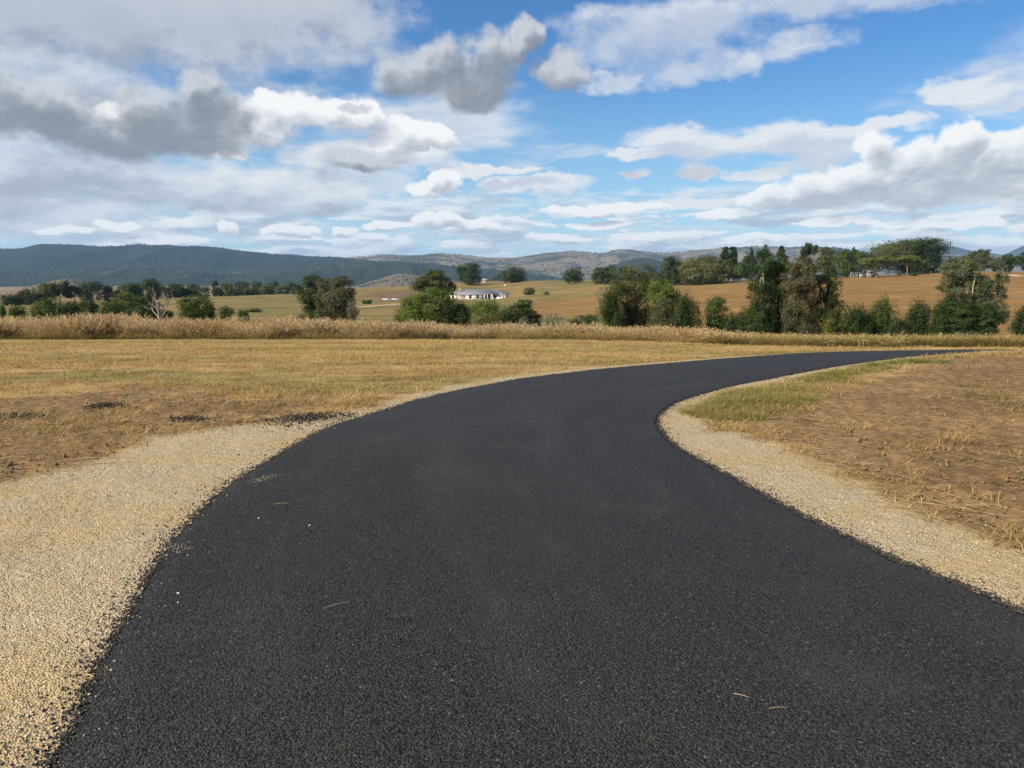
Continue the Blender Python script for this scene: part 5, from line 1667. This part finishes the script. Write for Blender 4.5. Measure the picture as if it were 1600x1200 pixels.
# -- clods on the soil
x, y = wedge(60000, 3.2, 20)
sl = np.maximum(signed(SOIL_R, x, y), signed(SOIL_L, x, y))
ok = (sl > 0.05) & (rs.random(len(x)) < np.clip(vnoise(x * 1.5, y * 1.5, 66) * 1.4 - 0.25, 0.05, 1))
x, y = x[ok], y[ok]
s = (0.003 + 0.011 * rs.random(len(x)) ** 4) * (1 + np.hypot(x, y) / 25)
clm = plain('soil_clod', (0.175, 0.115, 0.060), 0.95, 0.35, 30.0, 0.1)
scatter('soil_clods', on(x, y) + np.array([0, 0, 0.003]), rs.random((len(x), 3)) * 6.28, np.stack([s, s * 1.2, s * 0.8], 1), rs.integers(0, 4, len(x)), [ico(700 + k, 1, 0.8, 0.3) for k in range(4)], clm,
        kind='stuff', label='small clods of earth on the bare brown soil', category='soil')

# -- crushed rock on both shoulders
def rock_mat(name, lo, hi, rough=0.85, spec=0.25, drift=None):
    m, T = new_mat(name)
    rnd = T.n('ShaderNodeObjectInfo').outputs['Random']
    pos = T.n('ShaderNodeNewGeometry').outputs['Position']
    c = T.mix(rnd, lo, hi)
    if drift:
        c = T.mix(T.ss(T.noise(T.v('MULTIPLY', pos, (0.8, 1.3, 0.0)), 1.0, 5.0, 0.6), 0.46, 0.68), T.mix(1.0, c, drift, 'MULTIPLY'), c)
    c = T.mix(T.noise(pos, 140.0, 3.0, 0.6), T.mix(1.0, c, (0.8, 0.78, 0.75), 'MULTIPLY'), c)
    finish(T, T.n('ShaderNodeBsdfPrincipled', {'Base Color': c, 'Roughness': rough, 'Specular IOR Level': spec}).outputs[0])
    return m

stones = [ico(720 + k, 1, 0.75, 0.32) for k in range(6)]
rkm = rock_mat('crushed_rock', (0.42, 0.330, 0.200), (0.62, 0.505, 0.325), drift=(0.92, 0.96, 1.12))
x, y = wedge(230000, 2.0, 22, -62, 48)
gl = np.maximum(signed(GRAVEL_L, x, y), signed(GRAVEL_R, x, y))
rd = road_sd(x, y)
wob = 0.40 * fbm(x * 1.9, y * 1.9, 4, 71)
strip_w = np.where(x < np.interp(y, [0, 10, 20, 30], [1, 1, 7, 10]), 0.30, 0.16)
sel = ((gl + wob > -0.05) | (rd > -strip_w)) & (rd < 0.015 - 0.06 * vnoise(x * 9, y * 9, 78))
lee = np.clip(0.05 + 1.4 * fbm(x * 0.9, y * 1.6, 3, 72) + 0.45, 0.08, 1)
sel &= rs.random(len(x)) < lee
# a few strays beyond the edge of the spread
stray = (gl > -0.6) & (gl + wob <= -0.05) & (rd < -0.1) & (rs.random(len(x)) < 0.22 * np.exp(gl / 0.25))
sel |= stray
# and some kicked onto the asphalt, mostly along the outer margin
kick = (rd > 0.0) & (rd < 0.5) & (x < np.interp(y, [0, 10, 20, 30], [1, 1, 7, 10])) & (rs.random(len(x)) < 0.40 * np.exp(-np.maximum(rd, 0) / 0.05) * (0.35 + vnoise(x * 3, y * 3, 79)))
sel |= kick
sel = np.where(sel)[0]
x, y, rd = x[sel], y[sel], rd[sel]
for (a_, b_, n_, w__) in (((382, 757), (466, 743), 330, 0.06), ((975, 584), (1000, 582.5), 70, 0.05), ((262, 858), (300, 862), 110, 0.06)):
    q0, q1 = on_ground(*a_), on_ground(*b_)
    t_ = np.clip(rs.beta(1.6, 1.8, n_), 0, 1)[:, None]
    q = q0 + (q1 - q0) * t_ + rs.normal(0, w__, (n_, 2)) * np.array([0.5, 1.0]) * (1 - np.abs(t_ - 0.4))
    x, y, rd = np.concatenate([q[:, 0], x]), np.concatenate([q[:, 1], y]), np.concatenate([np.full(n_, 0.3), rd])
n_dust = 510
sel = slice(None)
x, y, rd = x[sel][:105000], y[sel][:105000], rd[sel][:105000]
s = (0.0016 + 0.0036 * rs.random(len(x)) ** 3.5) * (1 + np.hypot(x, y) / 24)
s[:n_dust] *= 0.62
scatter('gravel', on(x, y) + np.stack([0 * x, 0 * x, s * 0.35 + np.clip(rd * 2, 0, 0.1) ** 0.5 * 0.06], 1), rs.random((len(x), 3)) * 6.28, np.stack([s, s * 1.15, s], 1), rs.integers(0, 6, len(x)), stones, rkm,
        kind='stuff', label='pale crushed rock on the shoulders of the road', category='gravel')

# -- loose asphalt grains along the ragged margins, thrown a little way onto the gravel
akm = rock_mat('asphalt_grain', (0.022, 0.0208, 0.0195), (0.053, 0.050, 0.046), 0.75, 0.2)
k = rs.integers(0, NRR, 110000)
side = rs.random(110000) < 0.45
pt = np.where(side[:, None], LE[k], RE[k])
ok = (pt[:, 1] > 1.0) & (pt[:, 1] < 20) & (rs.random(110000) < np.clip(9.0 / np.maximum(pt[:, 1], 1) ** 1.5, 0.05, 1))
k, side, pt = k[ok], side[ok], pt[ok]
tan_ = np.gradient(np.array(L_EDGE), axis=0)
ctr = np.where(side[:, None], RE[k] - LE[k], LE[k] - RE[k])
ctr /= np.hypot(ctr[:, 0], ctr[:, 1])[:, None]
off = np.where(rs.random(len(k)) < 0.6, rs.normal(-0.01, np.where(side, 0.02, 0.035), len(k)), -np.abs(rs.normal(0, 0.10, len(k))))
pt = pt + ctr * off[:, None] + rs.normal(0, 0.02, pt.shape)
pt = pt[:17000]
s = 0.0028 + 0.0045 * rs.random(len(pt)) ** 1.5
z = height(pt[:, 0], pt[:, 1], False) + np.where(road_sd(pt[:, 0], pt[:, 1]) > 0.0, 0.012, 0.002)
scatter('asphalt_grains', np.stack([pt[:, 0], pt[:, 1], z], 1), rs.random((len(pt), 3)) * 6.28, np.stack([s, s, s], 1), rs.integers(0, 6, len(pt)), [ico(740 + q_, 1, 0.8, 0.3) for q_ in range(6)], akm,
        kind='stuff', label='loose black asphalt grains along the margins of the road', category='asphalt grains')
# coarse grain standing proud of the asphalt close by
x, y = wedge(52000, 2.05, 7.5, -40, 40)
ok = road_sd(x, y) > 0.03
x, y = x[ok][:34000], y[ok][:34000]
def road_z(x, y):
    # crown of the road: share of the way across from the nearest samples of both edges
    out = np.zeros(len(x))
    for a in range(0, len(x), 4000):
        dl = np.hypot(LE[::8, 0][None] - x[a:a + 4000, None], LE[::8, 1][None] - y[a:a + 4000, None]).min(1)
        dr = np.hypot(RE[::8, 0][None] - x[a:a + 4000, None], RE[::8, 1][None] - y[a:a + 4000, None]).min(1)
        t_ = dl / (dl + dr)
        out[a:a + 4000] = 0.012 + 0.035 * (1 - (2 * t_ - 1) ** 2)
    return out + height(x, y, False)
s = 0.0030 + 0.0040 * rs.random(len(x)) ** 1.5
scatter('asphalt_aggregate', np.stack([x, y, road_z(x, y) - s * 0.25], 1), rs.random((len(x), 3)) * 6.28, np.stack([s, s * 1.2, s * 0.8], 1), rs.integers(0, 6, len(x)), [ico(760 + q_, 1, 0.8, 0.3) for q_ in range(6)], akm,
        kind='stuff', label='coarse black stones set in the surface of the asphalt', category='asphalt')

# -- spilt asphalt on the left verge: four patches one can point to
def lumps_mesh(px0, px1, py0, py1, n, seed, smin, smax, slope=0.0):
    r = np.random.default_rng(seed)
    c = on_ground((px0 + px1) / 2, (py0 + py1) / 2)
    a, b_ = on_ground(px0, (py0 + py1) / 2), on_ground(px1, (py0 + py1) / 2)
    near_, far_ = on_ground((px0 + px1) / 2, py1), on_ground((px0 + px1) / 2, py0)
    L, Wd = abs(b_[0] - a[0]) / 2, (far_[1] - near_[1]) / 2
    parts = []
    src = ico(seed, 1, 0.8, 0.3)
    base = np.array([v.co for v in src.vertices])
    tri = np.array([p.vertices for p in src.polygons])
    V, F = [], []
    for k in range(n):
        u, v = r.standard_t(4) * 0.36, r.standard_t(4) * 0.34
        x, y = c[0] + u * L, c[1] + v * Wd + slope * u * L
        hgt = max(0, 1 - u * u - v * v) * 0.05 * min(1, Wd / 0.25)
        s_ = smin + (smax - smin) * r.random() ** 2
        th_ = r.random() * 6.28
        rot = np.array([[math.cos(th_), -math.sin(th_), 0], [math.sin(th_), math.cos(th_), 0], [0, 0, 1]])
        V.append(base @ rot.T * s_ + np.array([x - c[0], y - c[1], hgt * r.random() + float(height(x, y)) - float(height(c[0], c[1])) + s_ * 0.3]))
        F.append(tri + k * len(base))
    bpy.data.meshes.remove(src)
    return c, mesh_np('lumps', np.vstack(V), tris=np.vstack(F))

for (b, n, sd, lab) in (
        ((128, 202, 629, 644), 700, 801, 'small black mound of spilt asphalt on the brown verge'),
        ((-40, 92, 644, 662), 330, 802, 'thin dark scatter of asphalt crumbs at the picture edge on the brown verge'),
        ((252, 342, 651, 662), 420, 803, 'flat black smear of asphalt crumbs between the mound and the gravel'),
        ((400, 560, 643, 668), 1250, 804, 'long speckled spill of black asphalt crumbs on the pale gravel beside the road')):
    c, me = lumps_mesh(*b, n, sd, 0.004, 0.0125, 0.0 if sd != 804 else 0.35)
    o = link('asphalt_spill', me, akm, None, label=lab, category='asphalt spill', kind='stuff')
    o.location = (c[0], c[1], float(height(c[0], c[1])))

# -- dry tussocks one can tell apart on the bare bank
def tussock(px, py, w, h, mat, label, seed, n=46, lean=0.8):
    w, h, n = w * 0.85, h * 0.8, n + 20
    c = on_ground(px, py)
    me = blades(n, seed, 0.34 * w, 0.45 * h, 1.1 * h, 0.0035, lean, 0.7, 0.0, 4)
    o = link('grass_tussock', me, mat, None, label=label, category='tussock')
    o.location = (c[0], c[1], float(height(c[0], c[1])))
    return o
dry_t = grass_mat('dry_tussock', (0.24, 0.17, 0.075), (0.42, 0.30, 0.13), (0.50, 0.37, 0.17), 0.25, 0.3)
weed_t = grass_mat('weed_tussock', (0.12, 0.115, 0.035), (0.22, 0.185, 0.070), (0.36, 0.27, 0.12), 0.25, 0.3)
tussock(1492, 694, 0.52, 0.22, dry_t, 'golden dry tussock alone on the bare brown bank', 901)
tussock(1332, 668, 0.75, 0.10, dry_t, 'flattened straw coloured tussock on the brown soil before the weeds', 902, 60, 1.4)
tussock(1578, 842, 0.60, 0.12, dry_t, 'dry matted tussock beside the gravel at the picture edge', 903, 60, 1.3)
tussock(1548, 622, 1.00, 0.24, weed_t, 'tall yellow green weed clump on the bare bank', 904, 80)
tussock(1580, 634, 0.80, 0.20, weed_t, 'weed clump cut by the picture edge on the bare bank', 905, 60)
tussock(1516, 604, 0.70, 0.12, weed_t, 'low grey green weed patch up the bare bank from the weed clump', 906, 60, 1.0)
tussock(1440, 716, 0.36, 0.07, weed_t, 'tiny weed on the brown soil in front of the golden tussock', 907, 40)
tussock(1510, 718, 0.40, 0.07, weed_t, 'small green weed just below the golden tussock', 908, 40)
tussock(1256, 640, 0.6, 0.12, dry_t, 'straw tuft at the lower end of the green grass', 909, 50, 1.1)
tussock(52, 672, 0.70, 0.08, weed_t, 'greenish tuft on the brown verge above the gravel', 910, 60, 1.2)

# -- litter on the asphalt
peb = rock_mat('white_pebble', (0.62, 0.58, 0.50), (0.80, 0.77, 0.70))
def pebble(px, py, s, label, seed):
    c = on_ground(px, py)
    o = link('pebble', ico(seed, 2, 0.6, 0.15), peb, None, label=label, category='pebble')
    o.location = (c[0], c[1], float(road_z(np.array([c[0]]), np.array([c[1]]))[0]) + s * 0.3)
    o.scale = (s * 1.2, s * 0.8, s)
    o.rotation_euler = (0, 0, seed * 1.3)
pebble(279, 933, 0.007, 'white pebble on the asphalt by the pale gravel margin', 911)
pebble(405, 816, 0.008, 'white pebble farther up the asphalt near the sandy streak', 912)
pebble(484, 829, 0.006, 'tiny pale pebble out on the asphalt past the sandy streak', 913)
pebble(1164, 722, 0.006, 'pale pebble near the inner margin of the bend', 914)
def straw_piece(px, py, ang, L, w, label, seed):
    r = np.random.default_rng(seed)
    c = on_ground(px, py)
    t = np.linspace(-0.5, 0.5, 7)
    d = np.array([math.cos(ang), math.sin(ang), 0])
    nrm = np.array([-d[1], d[0], 0])
    pth = d * (t * L)[:, None] + nrm * (0.18 * L * (0.25 - t * t))[:, None] + np.array([0, 0, 1.0]) * (0.006 + 0.02 * L * (1 - 4 * t * t))[:, None]
    v, q = tube(pth, w * np.linspace(1, 0.5, 7), 5)
    o = link('straw_stalk', mesh_np('straw_stalk', v, quads=q, smooth=True, attrs={'up': np.full(len(v), 0.7)}), stm, None, label=label, category='straw')
    o.location = (c[0], c[1], float(road_z(np.array([c[0]]), np.array([c[1]]))[0]) + 0.003)
straw_piece(526, 960, 0.6, 0.13, 0.0016, 'bent straw stalk on the asphalt near the front', 921)
straw_piece(1157, 1108, -0.5, 0.055, 0.0018, 'short pale stalk on the asphalt at the bottom of the picture', 922)
straw_piece(1215, 1128, 0.1, 0.07, 0.0012, 'thin straw stalk beside the short pale stalk', 923)
straw_piece(440, 795, 0.3, 0.10, 0.002, 'straw stalk lying below the sandy streak', 924)
straw_piece(543, 788, 0.9, 0.06, 0.002, 'tiny pale stalk farther out from the sandy streak', 925)
straw_piece(152, 726, 0.25, 0.62, 0.006, 'long pale dead stem lying at the top edge of the gravel', 926)

# ---------------------------------------------------------------- air
hz_me = mesh_np('haze', box(-17000, 17000, -17000, 17000, -260.0, 470.0)[0], quads=box(0, 1, 0, 1, 0, 1)[1])
hm = bpy.data.materials.new('haze')
hm.use_nodes = True
hm.node_tree.nodes.clear()
H = NT(hm.node_tree)
ho = H.n('ShaderNodeOutputMaterial')
pv = H.n('ShaderNodeVolumePrincipled', {'Color': (0.42, 0.66, 1.0), 'Density': 5.2e-5, 'Anisotropy': 0.0})
hm.node_tree.links.new(pv.outputs[0], ho.inputs['Volume'])
link('haze', hz_me, hm, kind='stuff')
